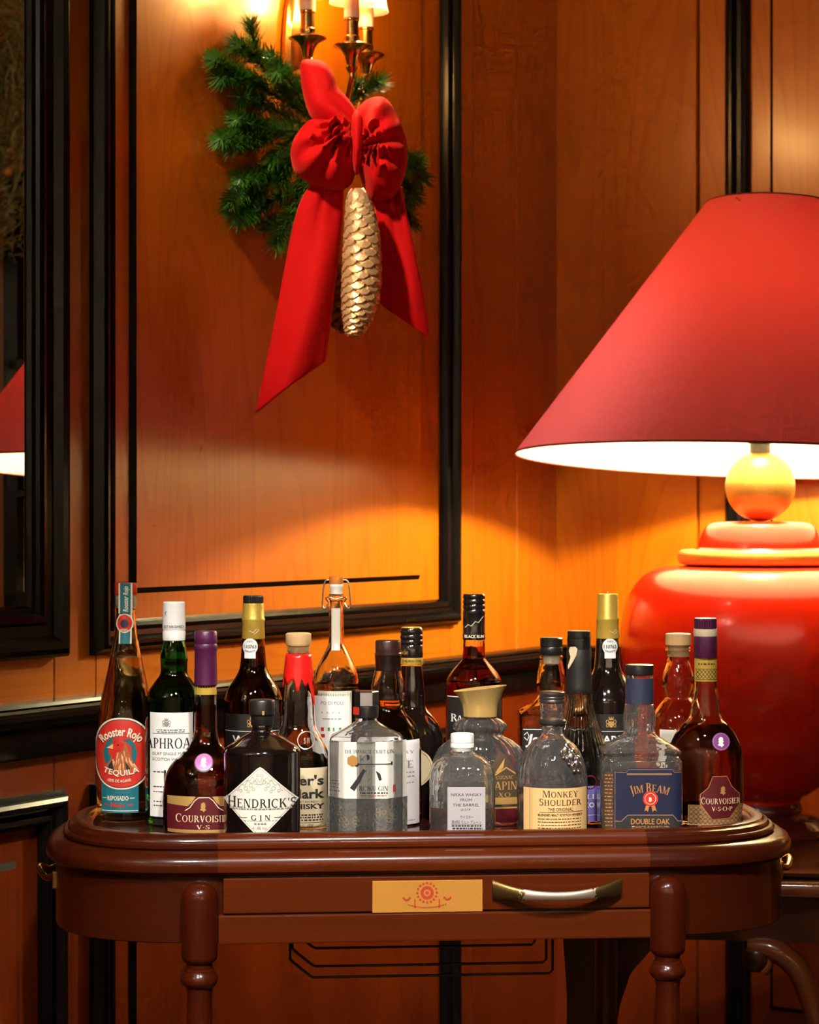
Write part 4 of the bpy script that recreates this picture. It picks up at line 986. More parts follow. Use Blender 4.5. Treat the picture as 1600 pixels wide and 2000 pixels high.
b.decal(join(*ptl), pm('etched_lines', (0.40, 0.30, 0.18), rough=0.3), 'etched_blossom', 0.0006, eg)

# --- brown-stoppered single malt
b = Bottle('single_malt_bottle', 'amber whisky bottle with dark brown stopper and long white label', 758, 2.875,
    [(24,1278),(26,1282),(25,1300),(27,1316),(32,1336),(34,1352),(32,1370),(30,1378),(34,1390),(46,1404),(57,1420),(63,1440),(65,1460),(65,1600)])
b.body('clear'); b.liquid(1366, 'amber')
b.turned('stopper', [(22,1250),(24,1251),(25,1253),(25,1274),(26.5,1276),(26.5,1279),(24,1281),(23,1310)], pm('dark_brown_stopper', (0.030, 0.010, 0.008), rough=0.3, coat=0.3))
b.turned('smoked_neck', [(25.6,1284),(25.6,1300),(27.6,1316),(30,1326)], glass('smoked_glass', (0.25, 0.10, 0.08), 1.3)) if False else None
b.label(rect(700, 1447, 820, 1612), pm('pink_white_paper', (0.84, 0.78, 0.76), rough=0.5), 'label', 0.0005, [('lettering', join(place(serif('SHERRY', 0.05), 780, 1470, w=60, h=6), place(serif('GARIE', 0.04), 776, 1494, w=64, h=14), microtext(752, 810, (1510, 1518), 2.4, 51), microtext(752, 812, (1530, 1604), 2.0, 52)), GREY)])

# --- irish cream
b = Bottle('irish_cream_bottle', 'black irish liqueur bottle with black screw cap and gold band', 804, 2.962,
    [(21,1300),(22,1310),(24,1330),(26,1350),(27,1372),(30,1384),(42,1398),(54,1416),(61,1440),(63,1470),(63,1590)])
b.body('black', solid=True)
b.turned('screw_cap', [(20,1226),(21.5,1228),(22,1236),(21,1239),(22.5,1242),(22.5,1246),(21,1249),(22.5,1252),(22.5,1256),(21,1259),(22.5,1262),(22.5,1282),(22,1286)], pm('black_foil', (0.012, 0.010, 0.010), rough=0.18, metal=0.2, coat=0.6))
b.turned('cap_disc', [(19,1224.6),(19.5,1226)], GFOIL)
b.turned('gold_band', [(22.6,1284),(22.8,1285),(22.8,1297),(22.2,1298)], GFOIL)
seal(b, place(sans('Finest Quality', 0.01, 0.35), 803, 1274, w=40, h=8), GOLDP, 'script', 0.0004, None, 22.6)
seal(b, place(sans('THE IRISH ONE', 0.01), 804, 1291, w=38, h=4.4), INK, 'band_lettering', 0.0004, None, 22.9)
b.label(ell(800, 1500, 46, 40, 40), KRAFT, 'label', 0.0005, [('border', ringp(800, 1500, 43, 37, 1.4), GOLDP)])
b.decal(join(*[ringp(803, 1402, r, r, 1.0, 24) for r in (6, 10, 14)]), GLS['black'], 'embossed_medal', 0.0009)

# --- square whisky with white screw cap
b = Bottle('square_whisky_bottle', 'small square whisky bottle with white screw cap and grey label', 903, 2.742,
    [(21,1463,2.0),(23,1467,2.0),(26,1471,2.3),(40,1478,3.2),(52,1488,4),(60,1501,5),(63,1518,6),(64,1532,6),(64,1625,6)], dr=0.86)
b.body('pressed', t=0.0032); b.liquid(1572, 'rest')
b.turned('screw_cap', [(20,1432),(22,1433),(22.8,1436),(22.8,1449),(22,1450),(23,1452),(23,1459),(21.5,1461),(20,1466)], WHITE)
b.label(rect(873, 1537, 947, 1625), pm('grey_label', (0.46, 0.43, 0.43), rough=0.4), 'label', 0.0006, [
  ('lettering', join(place(sans('NIKKA WHISKY', 0.0), 910, 1552, w=60, h=6), place(sans('FROM', 0.0), 909, 1562, w=22, h=6), place(sans('THE BARREL', 0.0), 909, 1572, w=52, h=6), place(sans('alc.51.4°', 0.0), 909, 1581, w=20, h=5), place(sans('ウイスキー', 0.0), 911, 1596, w=26, h=6), place(sans('原材料 モルト グレーン', 0.0), 910, 1606, w=58, h=6), microtext(880, 941, (1613, 1618), 3, 61), stroke([(880,1610),(941,1610)], 0.6)), GREY if False else INK)])

# --- dark rum
b = Bottle('rum_bottle', 'tall dark red rum bottle with black screw cap and black label', 926, 2.975,
    [(20,1245),(21,1250),(22,1280),(24,1288),(34,1300),(46,1314),(53,1330),(55,1350),(55,1590)])
b.body('clear'); b.liquid(1262, 'rum')
b.turned('screw_cap', [(20,1160),(21.5,1162),(22,1167),(20.5,1170),(22,1173),(22,1177),(20.5,1180),(22,1183),(22,1187),(20.5,1190),(22,1193),(22,1198),(21.5,1200),(21.8,1236),(22.2,1237),(22.2,1248),(21.5,1249)], M['black_foil'])
seal(b, join(stroke([(908,1226),(914,1220),(920,1223),(928,1214),(934,1216),(944,1204)], 1.2), place(sans('BLACK RUM', 0.02), 926, 1243, w=38, h=6)), CREAMP, 'cap_lettering', 0.0004, None, 22.3)
b.label(rect(873, 1360, 979, 1540), DKPAPER, 'label', 0.0006, [('lettering', join(place(serif('R', 0.1), 886, 1403, h=15), place(serif('A', 0.1), 897, 1404, h=12), rect(873, 1361, 979, 1362.5)), WHITE)])

# --- cognac decanter with flared gold stopper
b = Bottle('cognac_decanter', 'clear cognac decanter with flared gold stopper and fluted shoulders', 938, 2.872,
    [(31,1398),(33,1402),(44,1408),(52,1416),(51,1424),(44,1431),(46,1438),(62,1446),(80,1462),(92,1486),(98,1516),(98,1550),(92,1590),(84,1612)], dr=0.50, flute=(22, 0.018, 0, 0.150, 0.075))
b.body('pressed', t=0.004, seg=96); b.liquid(1585, 'rest', seg=96)
rows = []
for j in range(15):
    t = j/14; row = []
    for k in range(48):
        a = 2*math.pi*k/48; r = 33+3*t+17*max(0, t-0.30)**1.7*1.75; y = 1399-55*t - (t**3)*6*math.cos(a)
        row.append((r*b.sc*math.cos(a)+0.0, r*b.sc*math.sin(a)*0.72, b.zc(y)))
    rows.append(row)
last = rows[-1]; rim = [(x*0.95, y*0.95, z-0.0008) for x, y, z in last]; dip = [(x*0.6, y*0.6, z-0.004) for x, y, z in last]
mb = MB().grid(rows+[rim, dip], True); mb.f.append(tuple(range(48))); mb.f.append(tuple(16*48+k for k in range(48)))
so = mb.build('flared_stopper', pm('satin_gold', (0.78, 0.50, 0.16), rough=0.28, metal=0.5), b.root, smooth=40)
pd = b.decal(poly([(975,1468),(986,1476),(1004,1500),(1012,1530),(1012,1560),(960,1560),(952,1520),(962,1490)]), pm('dark_translucent_label', (0.08, 0.05, 0.03), rough=0.3), 'label', 0.0008)
b.decal(join(poly([(966,1510),(978,1492),(985,1482),(982,1500),(972,1510)]), stroke([(966,1514),(988,1500),(1006,1512)], 3), rect(952,1558,1012,1572)), GOLDP, 'gold_ornament', 0.0011, pd)
b.decal(join(place(serif('COGNAC', 0.05), 985, 1519, w=34, h=7), place(serif('APIN', 0.05), 987, 1535, w=44, h=16), place(serif('XO', 0.15), 984, 1553, w=24, h=9)), GOLDP, 'lettering', 0.0013, pd)
b.label(rect(945, 1577, 1016, 1616), MAROON, 'base_label', 0.0008, [('gold_edge', rect(945, 1577, 1016, 1580), GOLDP), ('gold_scroll', ringp(962, 1612, 16, 7, 1.6), GOLDP)])

# --- square tennessee bottle at the back
b = Bottle('square_bourbon_bottle', 'square clear whiskey bottle with black cap and black label, behind the ribbed bottle', 1077, 2.985,
    [(21,1280,2),(23,1283,2),(22,1290,2),(25,1304,2),(28,1322,2),(29,1338,2),(27,1352,2),(26,1360,2.2),(38,1374,3.5),(58,1386,6),(64,1394,7),(65,1406,7),(65,1590,7)], dr=0.95, sub=4)
b.body('clear', t=0.003); b.liquid(1575, 'amber')
b.turned('cap', [(20,1245),(22,1247),(22,1262),(21,1263),(22,1265),(22,1277),(21,1279)], BLK)
b.turned('stopper_plug', [(16,1279),(16,1296),(4,1300)], pm('plug_plastic', (0.75, 0.62, 0.45), rough=0.4))
b.label(rect(1016, 1421, 1138, 1520), DKPAPER, 'label', 0.0006, [('lettering', join(place(sans("Jack", 0.02, 0.2), 1052, 1443, w=58, h=20), stroke([(1020,1436),(1026,1430),(1030,1438),(1026,1446),(1020,1440)], 1.6), rect(1018,1424,1136,1425.5)), WHITE)])

# --- triple monkey malt
b = Bottle('malt_scotch_bottle', 'rounded scotch bottle with grey screw cap, three metal monkeys and tan label', 1079, 2.754,
    [(23,1372),(24,1374),(24,1404),(26,1407),(26,1413),(22,1417),(21,1428),(24,1438),(40,1450),(54,1468),(62,1488),(67,1512),(69,1535),(69,1625)], flute=(26, 0.012, 90, 0.122, 0.06))
b.body('pressed', t=0.003, seg=104); b.liquid(1534, 'amber', seg=104)
b.turned('screw_cap', [(22,1350),(24.5,1351.5),(25,1354),(25,1358),(24,1359.5),(25,1361),(25,1364),(24,1365.5),(25,1367),(25,1371),(23.5,1373)], pm('grey_metal_cap', (0.09, 0.075, 0.07), rough=0.35, metal=0.7))
b.turned('neck_ring', [(24.5,1404),(27,1407),(27,1411),(24.5,1414)], pm('dark_pewter', (0.10, 0.085, 0.075), rough=0.35, metal=0.8))
pewter = pm('pewter', (0.42, 0.38, 0.34), rough=0.28, metal=0.95)
kk = (b.Y-0.03)/F
for i, (x, y) in enumerate(((1101,1468),(1112,1480),(1122,1494))):
    def mk(cx, cy, rx, ry, dpt):
        X0 = (cx-b.cx)*kk; Z0 = CAMZ-(cy-1000)*kk-b.z0; X_, Y_ = b.front(X0, Z0, 0.0005); rows = []
        for j in range(7):
            ph = -math.pi/2+math.pi*j/6; rows.append([(X_+rx*kk*math.cos(ph)*math.cos(q*math.pi/5), Y_+dpt*math.cos(ph)*math.sin(q*math.pi/5), Z0+ry*kk*math.sin(ph)) for q in range(10)])
        return rows
    mb = MB(); mb.grid(mk(x, y, 9, 12, 0.004), True); mb.grid(mk(x+3, y-11, 7, 7, 0.005), True)
    for sx, sy, rx, ry in ((-8, 2, 4, 8), (8, 4, 4, 9), (-4, 11, 5, 4), (5, 12, 5, 4)): mb.grid(mk(x+sx, y+sy, rx, ry, 0.005), True)
    mb.build('metal_monkey', pewter, b.root, smooth=60)
b.label(rect(1020, 1540, 1145, 1628), TAN, 'label', 0.0006, [
  ('lettering', join(place(serif('_MONKEY', 0.07, 0.84), 1091, 1551, w=70, h=13), place(serif('_SHOULDER', 0.06, 0.84), 1091, 1567, w=84, h=13), place(sans('THE ORIGINAL', 0.008), 1091, 1581, w=50, h=7), stroke([(1050,1587),(1136,1586)], 0.9), place(sans('BLENDED MALT SCOTCH WHISKY', 0.035), 1091, 1592, w=88, h=4.5), microtext(1046, 1132, (1600, 1606, 1612, 1618), 1.6, 71)), pm('brown_ink', (0.07, 0.03, 0.012), rough=0.6)),
  ('tan_edge', join(rect(1031,1541,1032.2,1626), rect(1035,1541,1035.8,1626)), pm('tan_dark', (0.50, 0.27, 0.08), rough=0.6))])

# --- ribbed cone bottle
b = Bottle('ribbed_bottle', 'clear ribbed cone-shaped bottle with torn black capsule and violet label', 1131, 2.878,
    [(22,1240),(23,1250),(24,1300),(25,1350),(28,1378),(34,1402),(44,1432),(54,1462),(60,1490),(62,1520),(62,1600)], flute=(34, 0.020, 0, 0.20, 0.075))
b.body('clear', t=0.0025, seg=136); b.liquid(1596, 'water', seg=136)
b.turned('stopper', [(21,1232),(22.5,1233.5),(22.5,1246),(21,1248)], BLK)
b.turned('capsule', [(22,1247),(23,1249),(23.2,1262),(22.8,1266),(24.4,1270),(24.2,1300),(25.8,1340),(26.6,1352),(26,1353)], pm('matt_black_foil', (0.012, 0.010, 0.009), rough=0.5))
seal(b, poly([(1112,1264),(1122,1263),(1126,1267),(1124,1280),(1116,1296),(1109,1308),(1108,1302),(1113,1284),(1110,1272)]), KRAFT, 'torn_paper', 0.0006, None, 25.2)
b.label(rect(1080, 1535, 1185, 1605), pm('violet_paper', (0.16, 0.13, 0.40), rough=0.5), 'label', 0.0012, [('lettering', join(place(serif('MOELLE', 0.08), 1136, 1556, w=74, h=9), place(sans('XO', 0.02), 1146, 1572, w=22, h=10), stroke([(1085,1592),(1180,1592)], 0.8)), WHITE)])
b.decal(ringp(1148, 1528, 14, 14, 2.5, 24), MAROON, 'emblem', 0.0014)

# --- square bourbon with navy label
b = Bottle('bourbon_decanter', 'square-shouldered clear bourbon bottle with navy blue label and black cap', 1249, 2.784,
    [(26,1318,2),(27,1322,2),(28,1370,2),(29,1378,2),(31,1392,2),(32,1408,2),(30,1422,2),(33,1434,2.3),(52,1446,3.4),(72,1458,5),(78,1464,6),(74,1472,6),(77,1482,6),(80,1494,7),(80,1620,7)], dr=0.80, sub=4, flute=(18, 0.02, 0, 0.150, 0.118))
b.body('pressed', t=0.003, seg=72); b.liquid(1606, 'amber', seg=72)
b.turned('cap', [(26,1298),(27.5,1299),(28,1302),(28,1316),(26.5,1318)], BLK)
b.decal(strips(1222, 1276, 1326, 1376, 14), pm('navy_sleeve', (0.022, 0.028, 0.055), rough=0.4), 'neck_sleeve', 0.0006)
cop = pm('copper_print', (0.68, 0.30, 0.08), rough=0.35, metal=0.4)
lab = [(1193,1505),(1216,1507),(1222,1500),(1306,1500),(1312,1507),(1326,1507),(1326,1628),(1193,1628)]
plq = [(1193,1604),(1207,1604),(1220,1592),(1308,1592),(1318,1604),(1326,1604),(1326,1628),(1193,1628)]
b.label(poly(lab), NAVY, 'label', 0.0007, [
  ('copper_line', join(stroke([(1193,1508),(1216,1509),(1222,1503),(1306,1503),(1312,1509),(1326,1509)], 1.2), stroke([(1195,1507),(1195,1625)], 1.2), stroke(plq[:6], 2.2), rect(1218,1510,1306,1514)), pm('dim_copper', (0.25, 0.13, 0.07), rough=0.4)),
  ('plaque', poly(scale_poly(plq, 1260, 1628, 0.94)), INK),
  ('lettering', join(place(serif('_JIM _BEAM', 0.05, 0.82), 1263, 1538, w=78, h=18, arc=120), place(sans('DOUBLE OAK', 0.02), 1264, 1604, w=76, h=11), place(sans('TWICE BARRELED', 0.015), 1264, 1616, w=74, h=6)), cop),
  ('wax_seal', ell(1264, 1560, 15, 15, 26), REDP),
  ('seal_letter', join(place(sans('B', 0.04), 1264, 1561, w=6, h=8), ringp(1264, 1560, 11, 11, 0.9, 24)), CREAMP),
  ('ribbons', join(poly([(1255,1573),(1262,1574),(1259,1586),(1256,1582),(1252,1585)]), poly([(1266,1574),(1273,1573),(1276,1585),(1272,1582),(1268,1586)])), cop)])
b.label(rect(1171, 1507, 1192, 1625), pm('side_label', (0.06, 0.035, 0.02), rough=0.5), 'side_label', 0.0007, [('lettering', microtext(1174, 1190, range(1514, 1620, 7), 2.0, 81), cop)])

# --- round-bellied bottle with wooden stopper
b = Bottle('bellied_bottle', 'bellied clear bottle with pale wooden stopper and cream label, before the lamp', 1325, 2.955,
    [(23,1264),(25,1266),(25,1270),(22,1273),(22,1292),(26,1304),(31,1322),(31,1342),(26,1358),(26,1364),(36,1376),(48,1394),(54,1416),(56,1440),(56,1590)])
b.body('clear'); b.liquid(1596, 'gold')
b.turned('stopper', [(23,1237),(25,1238.5),(25,1259),(23,1261),(20,1264),(19,1282)], CORKW)
b.label(rect(1284, 1426, 1368, 1560), IVORY, 'label', 0.0006)

# --- cognac, right
b = Bottle('cognac_flask', 'cognac bottle with plum cap, gold neck band and dark red body, rightmost on the tray', 1378, 2.872,
    [(20,1230),(22,1234),(22,1244),(20,1248),(21,1260),(22,1332),(25,1356),(29,1386),(34,1404),(46,1416),(60,1434),(70,1458),(74,1486),(75,1520),(74,1560),(70,1612)], dr=0.74)
b.body('clear'); b.liquid(1413, 'cognac')
b.cap('cap', 22, 1208, 1228, PLUM, ribs=1); b.turned('cap_top', [(20,1207),(21,1208)], CREAMP)
b.turned('foil_collar', [(22.6,1242),(23,1244),(23,1283),(22.4,1284)], PLUM)
b.decal(strips(1356, 1400, 1284, 1331, 12), GFOIL, 'neck_band', 0.0008)
lat = []
for i in range(6):
    x = 1358+i*7
    for yy0 in (1308, 1317): lat += [stroke([(x, yy0), (x+7, yy0+9)], 1.1), stroke([(x+7, yy0), (x, yy0+9)], 1.1)]
b.decal(join(*lat, rect(1358,1306.4,1400,1307.4), rect(1358,1327,1400,1328), microtext(1362, 1394, (1297,), 3, 91)), INK, 'lattice_pattern', 0.0011)
b.turned('torn_foil', [(22.5,1228),(23.5,1234),(23,1240),(22.5,1243)], KRAFT)
se = b.decal(ell(1403, 1449, 18, 17, 36), CPURP, 'seal', 0.0010); b.decal(ringp(1403, 1449, 16.5, 15.5, 1, 36), pm('pink_seal', (0.5, 0.16, 0.42)), 'seal_ring', 0.0013, se); b.decal(bust(1403, 1448, 0.95), WHITE, 'emblem', 0.0013, se)
gb = b.label(join(rect(1338, 1572, 1448, 1622)), pm('dull_gold_paper', (0.36, 0.20, 0.07), rough=0.5), 'gold_band', 0.0005)
lat = []
for i in range(12):
    for j in range(5):
        x, y = 1340+i*9, 1573+j*9; lat.append(ringp(x+4, y+4, 4.4, 4.4, 0.8, 8))
b.decal(join(*lat), MAROON, 'lattice_pattern', 0.0008, gb)
octo = [(1385,1516),(1414,1516),(1424,1536),(1441,1552),(1442,1572),(1420,1600),(1384,1602),(1360,1570),(1360,1552),(1376,1538)]
b.label(poly(octo), MAROON, 'label', 0.0010, [
  ('gold_border', (octo+scale_poly(octo, 1401, 1560, 0.965), [(i, (i+1) % 10, 10+(i+1) % 10, 10+i) for i in range(10)]), cop),
  ('lettering', join(place(serif('_COURVOISIER', 0.05, 0.84), 1402, 1564, w=80, h=13), place(serif('V-S-O-P', 0.08), 1404, 1580, w=42, h=8)), pm('pale_gold_print', (0.78, 0.58, 0.34), rough=0.4)),
  ('emblem', bust(1406, 1543, 0.85), GOLDP)])
bpy.data.objects.remove(_fo)

# ------------------------------------------------------------------ wall sconce with three candles
SX = [(601, 3.39, 75), (687, 3.405, 90), (715, 3.517, 108)]
sconce_pos = WALL_L @ Vector((0.905, 0.018, 1.86))
sc = empty('wall_sconce', sconce_pos)
def rel(p): return Vector(p)-sconce_pos
n_out = Vector((uy, -ux, 0))
pl_ = []
for k in range(28):
    a = 2*math.pi*k/28; pl_.append(sconce_pos + Vector((-ux, -uy, 0))*0.030*math.cos(a) + Vector((0, 0, 1))*0.115*math.sin(a))
mb = MB(); mb.grid([[p-sconce_pos for p in pl_], [p-sconce_pos+n_out*0.006 for p in pl_], [(p-sconce_pos)*0.8+n_out*0.012 for p in pl_]], True)
mb.f.append(tuple(56+k for k in range(28))); mb.build('backplate', 'brass', sc, smooth=40)
hub = rel(P(652, 205, 3.49))
MB().tube([(0, 0, -0.02), tuple(n_out*0.03+Vector((0, 0, -0.03))), tuple(hub)], 0.008, 10).build('stem', 'brass', sc, smooth=60)
MB().lathe([(0.002,-.03),(.010,-.024),(.014,-.012),(.016,0),(.012,.012),(.006,.02),(.002,.026)], 24).build('hub', 'brass', sc, smooth=50).location = hub
m, nt, b_ = new_mat('candle_shade_fabric'); N, L = nt.nodes, nt.links; N.remove(b_)
d_ = N.new('ShaderNodeBsdfDiffuse'); t_ = N.new('ShaderNodeBsdfTranslucent'); mx = N.new('ShaderNodeMixShader')
d_.inputs['Color'].default_value = (0.75, 0.14, 0.07, 1); t_.inputs['Color'].default_value = (0.95, 0.60, 0.30, 1); mx.inputs[0].default_value = 0.6
tr_ = N.new('ShaderNodeBsdfTransparent'); tr_.inputs['Color'].default_value = (1.0, 0.80, 0.50, 1); mx2 = N.new('ShaderNodeMixShader'); mx2.inputs[0].default_value = 0.35   # sheer weave
L.new(d_.outputs[0], mx.inputs[1]); L.new(t_.outputs[0], mx.inputs[2]); L.new(mx.outputs[0], mx2.inputs[1]); L.new(tr_.outputs[0], mx2.inputs[2]); L.new(mx2.outputs[0], N['Material Output'].inputs['Surface']); M['candle_shade'] = m
M['candle'] = plain('candle_sleeve', (0.80, 0.70, 0.56), 0.5)
for i, (x, Y, yd) in enumerate(SX):
    s1 = Y/F; base_p = rel(P(x, yd+40, Y))
    mid = hub.lerp(base_p, 0.55); mid.z = min(hub.z, base_p.z)-0.030
    kn = base_p + Vector((0, 0, -0.018))
    arm = MB().tube(cr([tuple(hub), tuple(hub.lerp(mid, .5)+Vector((0, 0, -.012))), tuple(mid), tuple(kn.lerp(mid, .3)), tuple(kn), tuple(base_p)], 6), 0.0042, 10).build('arm', 'brass', sc, smooth=60)
    def tp(name, prof, mat, seg=32):
        o = MB().lathe([(max(r*s1, 1e-5), -(y-(yd+40))*s1) for r, y in prof[::-1]], seg).build(name, mat, arm, smooth=35); o.location = base_p; return o
    tp('cup', [(0,yd-54),(14,yd-54),(15,yd-52),(15,yd-50),(13.5,yd-48),(13.5,yd-20),(15,yd-18),(15,yd-14),(13,yd-8),(13,yd-2)], 'brass')
    tp('bobeche', [(12,yd-6),(30,yd-5),(37,yd-1),(37,yd+1),(30,yd+4),(20,yd+10),(14,yd+20),(11,yd+32),(9,yd+38),(12,yd+42),(9,yd+48),(5,yd+56),(0,yd+58)], 'brass')
    tp('candle_sleeve', [(0,yd-106),(13.5,yd-106),(14.5,yd-104),(15.5,yd-54),(0,yd-54)], 'candle')
    tp('bulb', [(0,yd-164),(4,yd-158),(9,yd-138),(11,yd-124),(8,yd-110),(6,yd-106)], emit('flame_bulb', (1.0, 0.74, 0.36), SCONCE_W), 20)
    shd = [[((44-26*t)*s1*math.cos(2*math.pi*k/48), (44-26*t)*s1*math.sin(2*math.pi*k/48), -(yd-84-116*t-(yd+40))*s1) for k in range(48)] for t in (0, .33, .66, 1)]
    o = MB().grid(shd, True).build('candle_shade', 'candle_shade', arm, smooth=60, fix=False); o.location = base_p

tag(sc, 'brass wall sconce with three candle lights and small red shades', 'sconce')

# ------------------------------------------------------------------ red velvet bow
m, nt, b_ = new_mat('red_velvet'); M['velvet'] = m
b_.inputs['Base Color'].default_value = (0.60, 0.003, 0.004, 1); b_.inputs['Roughness'].default_value = 0.75
b_.inputs['Sheen Weight'].default_value = 0.5; b_.inputs['Sheen Tint'].default_value = (1.0, 0.12, 0.08, 1); b_.inputs['Sheen Roughness'].default_value = 0.4
b_.inputs['Specular IOR Level'].default_value = 0.15
tc = nt.nodes.new('ShaderNodeTexCoord'); nz = nt.nodes.new('ShaderNodeTexNoise'); nz.inputs['Scale'].default_value = 35; nz.inputs['Detail'].default_value = 4
bp = nt.nodes.new('ShaderNodeBump'); bp.inputs['Strength'].default_value = 0.25; bp.inputs['Distance'].default_value = 0.004
nt.links.new(tc.outputs['Object'], nz.inputs['Vector']); nt.links.new(nz.outputs['Fac'], bp.inputs['Height']); nt.links.new(bp.outputs['Normal'], b_.inputs['Normal'])
BY_ = 3.30; bow_pos = P(695, 290, BY_)
bow = empty('velvet_bow', bow_pos)
def puff(name, pts, c, depth, K, nf, amp, yoff=0.0, back=0.5, L_=120.0, ph=0.0, lean=0.0):
    """soft hollow-looking loop: rounded body over a closed outline, with gathers that run towards the knot K"""
    o = cr(pts, 5, closed=True); n = len(o); rows = []
    radii = [0.02, .15, .3, .45, .6, .72, .82, .9, .955, .985, 1.0]
    def row(r, sgn):
        out = []
        for x, y in o:
            X, Y = c[0]+(x-c[0])*r, c[1]+(y-c[1])*r
            d = depth*(1-r**2.4)**0.62*(1 if sgn > 0 else back)
            ang = math.atan2(Y-K[1], X-K[0]); ds = math.hypot(X-K[0], Y-K[1])
            w = amp*math.sin(nf*ang+ph)*math.exp(-ds/L_)*(1-r**6)*min(1, ds/18)
            yy = BY_+yoff+lean*(Y-c[1])/F-sgn*(d+max(w, -d*0.8) if sgn > 0 else d)
            out.append(tuple(P(X, Y, BY_)-bow_pos + Vector((0, yy-BY_, 0))))
        return out
    rows = [row(r, 1) for r in radii] + [row(r, -1) for r in radii[-2::-1]]
    mb = MB().grid(rows, True); m_ = len(rows)-1
    mb.f.append(tuple(range(n))); mb.f.append(tuple(m_*n+k for k in range(n)))
    return mb.build(name, 'velvet', bow, smooth=75)
KN = (700, 268)
puff('upright_loop', [(588,124),(610,117),(636,124),(652,146),(662,174),(682,196),(700,224),(708,256),(700,276),(684,272),(660,262),(632,250),(612,236),(600,212),(590,172)], (638,196), 0.040, (706,262), 9, 0.012, -0.004, L_=70)
puff('left_loop', [(606,238),(582,262),(569,292),(571,322),(584,346),(610,363),(644,374),(670,374),(690,356),(698,318),(701,278),(690,248),(672,222),(652,232),(630,236)], (634,304), 0.062, (676,268), 11, 0.020, -0.012, L_=90, ph=0.7)
puff('right_loop', [(694,222),(714,198),(742,190),(762,202),(780,234),(792,270),(797,306),(790,346),(776,376),(756,392),(730,396),(714,374),(702,340),(696,300),(692,262)], (744,288), 0.058, (694,300), 12, 0.020, -0.006, L_=100, ph=1.2)
puff('knot', [(692,226),(704,224),(711,250),(712,290),(708,326),(698,348),(690,330),(686,290),(687,250)], (699,284), 0.034, (699,284), 3, 0.0, -0.030)
def tail(name, le, re, bulge, yoff, waves, nu=14, slope=0.0):
    L1 = cr(le, 8); R1 = cr(re, 8); n = min(len(L1), len(R1)); rows = []
    for i in range(n):
        t = i/(n-1); row = []
        for j in range(nu+1):
            u = j/nu; x = L1[i][0]+(R1[i][0]-L1[i][0])*u; y = L1[i][1]+(R1[i][1]-L1[i][1])*u
            d = bulge*math.sin(math.pi*u)*(0.5+0.5*math.cos(1.6*t)) + 0.006*math.sin(2*math.pi*(u*1.1+waves*t)) + 0.007*math.sin(7*math.pi*u)*math.exp(-t*7)
            row.append(tuple(P(x, y, BY_)-bow_pos+Vector((0, yoff+slope*t-d, 0))))
        rows.append(row)
    o = MB().grid(rows).build(name, 'velvet', bow, smooth=80)
    s = o.modifiers.new('thickness', 'SOLIDIFY'); s.thickness = 0.004; s.offset = 0
    return o
tail('ribbon_tail', [(612,352),(590,388),(574,436),(556,520),(536,620),(516,712),(496,804)], [(670,358),(669,398),(664,460),(655,530),(646,600),(639,656),(633,700)], 0.028, 0.010, 0.7, slope=0.03)
tail('ribbon_tail', [(716,360),(732,400),(738,450),(742,500),(743,540),(743,570),(743,588)], [(784,362),(792,412),(804,462),(816,520),(826,570),(833,616),(838,658)], 0.022, 0.016, 0.5, slope=0.025)
tag(bow, 'large red velvet bow with two long tails tied below the sconce', 'bow')

# ------------------------------------------------------------------ gilded pine cones
def cone_scale(mat):
    """one overlapping cone scale: thick spoon with a blunt tip, base at the origin, tip along -z and out along -y"""
    pr = [(-.35,0,.0),(.35,0,.0),(.55,-.35,-.45),(.50,-.62,-.80),(.20,-.72,-1.02),(-.20,-.72,-1.02),(-.50,-.62,-.80),(-.55,-.35,-.45)]
    top = [(x, y, z) for x, y, z in pr]; bot = [(x*0.9, y+0.22, z-0.10) for x, y, z in pr]; mid = (0, -.62, -.52)
    vs = top+bot+[mid]; fs = [(i, (i+1) % 8, 16) for i in range(8)] + [(8+i, 8+(i+1) % 8, (i+1) % 8, i) for i in range(8)] + [tuple(range(15, 7, -1))]
    return MB().add(vs, fs).mesh('cone_scale', mat)
def pine_cone(label, axis, prof, Y, n, mat, scl, tagname='pine_cone'):
    a0 = P(*axis[0], Y); root = empty(tagname, a0); me = cone_scale(mat)
    pts = [P(x, y, Y)-a0 for x, y in axis]; path = [Vector(p) for p in cr([tuple(p) for p in pts], 8)]
    core = []
    rad = lambda t: sum(0 for _ in ()) + (lambda i, f: prof[i]+(prof[min(i+1, len(prof)-1)]-prof[i])*f)(int(t*(len(prof)-1)), t*(len(prof)-1)-int(t*(len(prof)-1)))
    MB().tube([tuple(p) for p in path], [max(rad(i/(len(path)-1))*Y/F*0.72, 0.002) for i in range(len(path))], 16).build('core', pm(mat.name+'_dark', (0.16, 0.06, 0.012), rough=0.5, metal=0.5), root, smooth=60)
    for i in range(n):
        t = (i+0.5)/n; f = t*(len(path)-1); j = min(int(f), len(path)-2); p = path[j].lerp(path[j+1], f-j)
        a = i*2.39996; r = rad(t)*Y/F; sz = scl*(0.55+0.45*math.sin(math.pi*min(1, t*0.9+0.12)))
        o = link('cone_scale', me, root)
        out = Vector((math.cos(a), math.sin(a), 0))
        o.location = p+out*r*0.62+Vector((0, 0, 0.004)); o.rotation_euler = (0.12-0.25*t, random.uniform(-.08, .08), a+math.pi/2); o.scale = (sz, sz*0.85, sz)
    tag(root, label, 'pine cone'); return root
GC = pm('pale_gilt', (0.80, 0.53, 0.27), rough=0.36, metal=0.55, var=0.2, bscale=120)
BRZ = pm('bronze_gilt', (0.30, 0.13, 0.03), rough=0.4, metal=0.8, var=0.25, bscale=120)
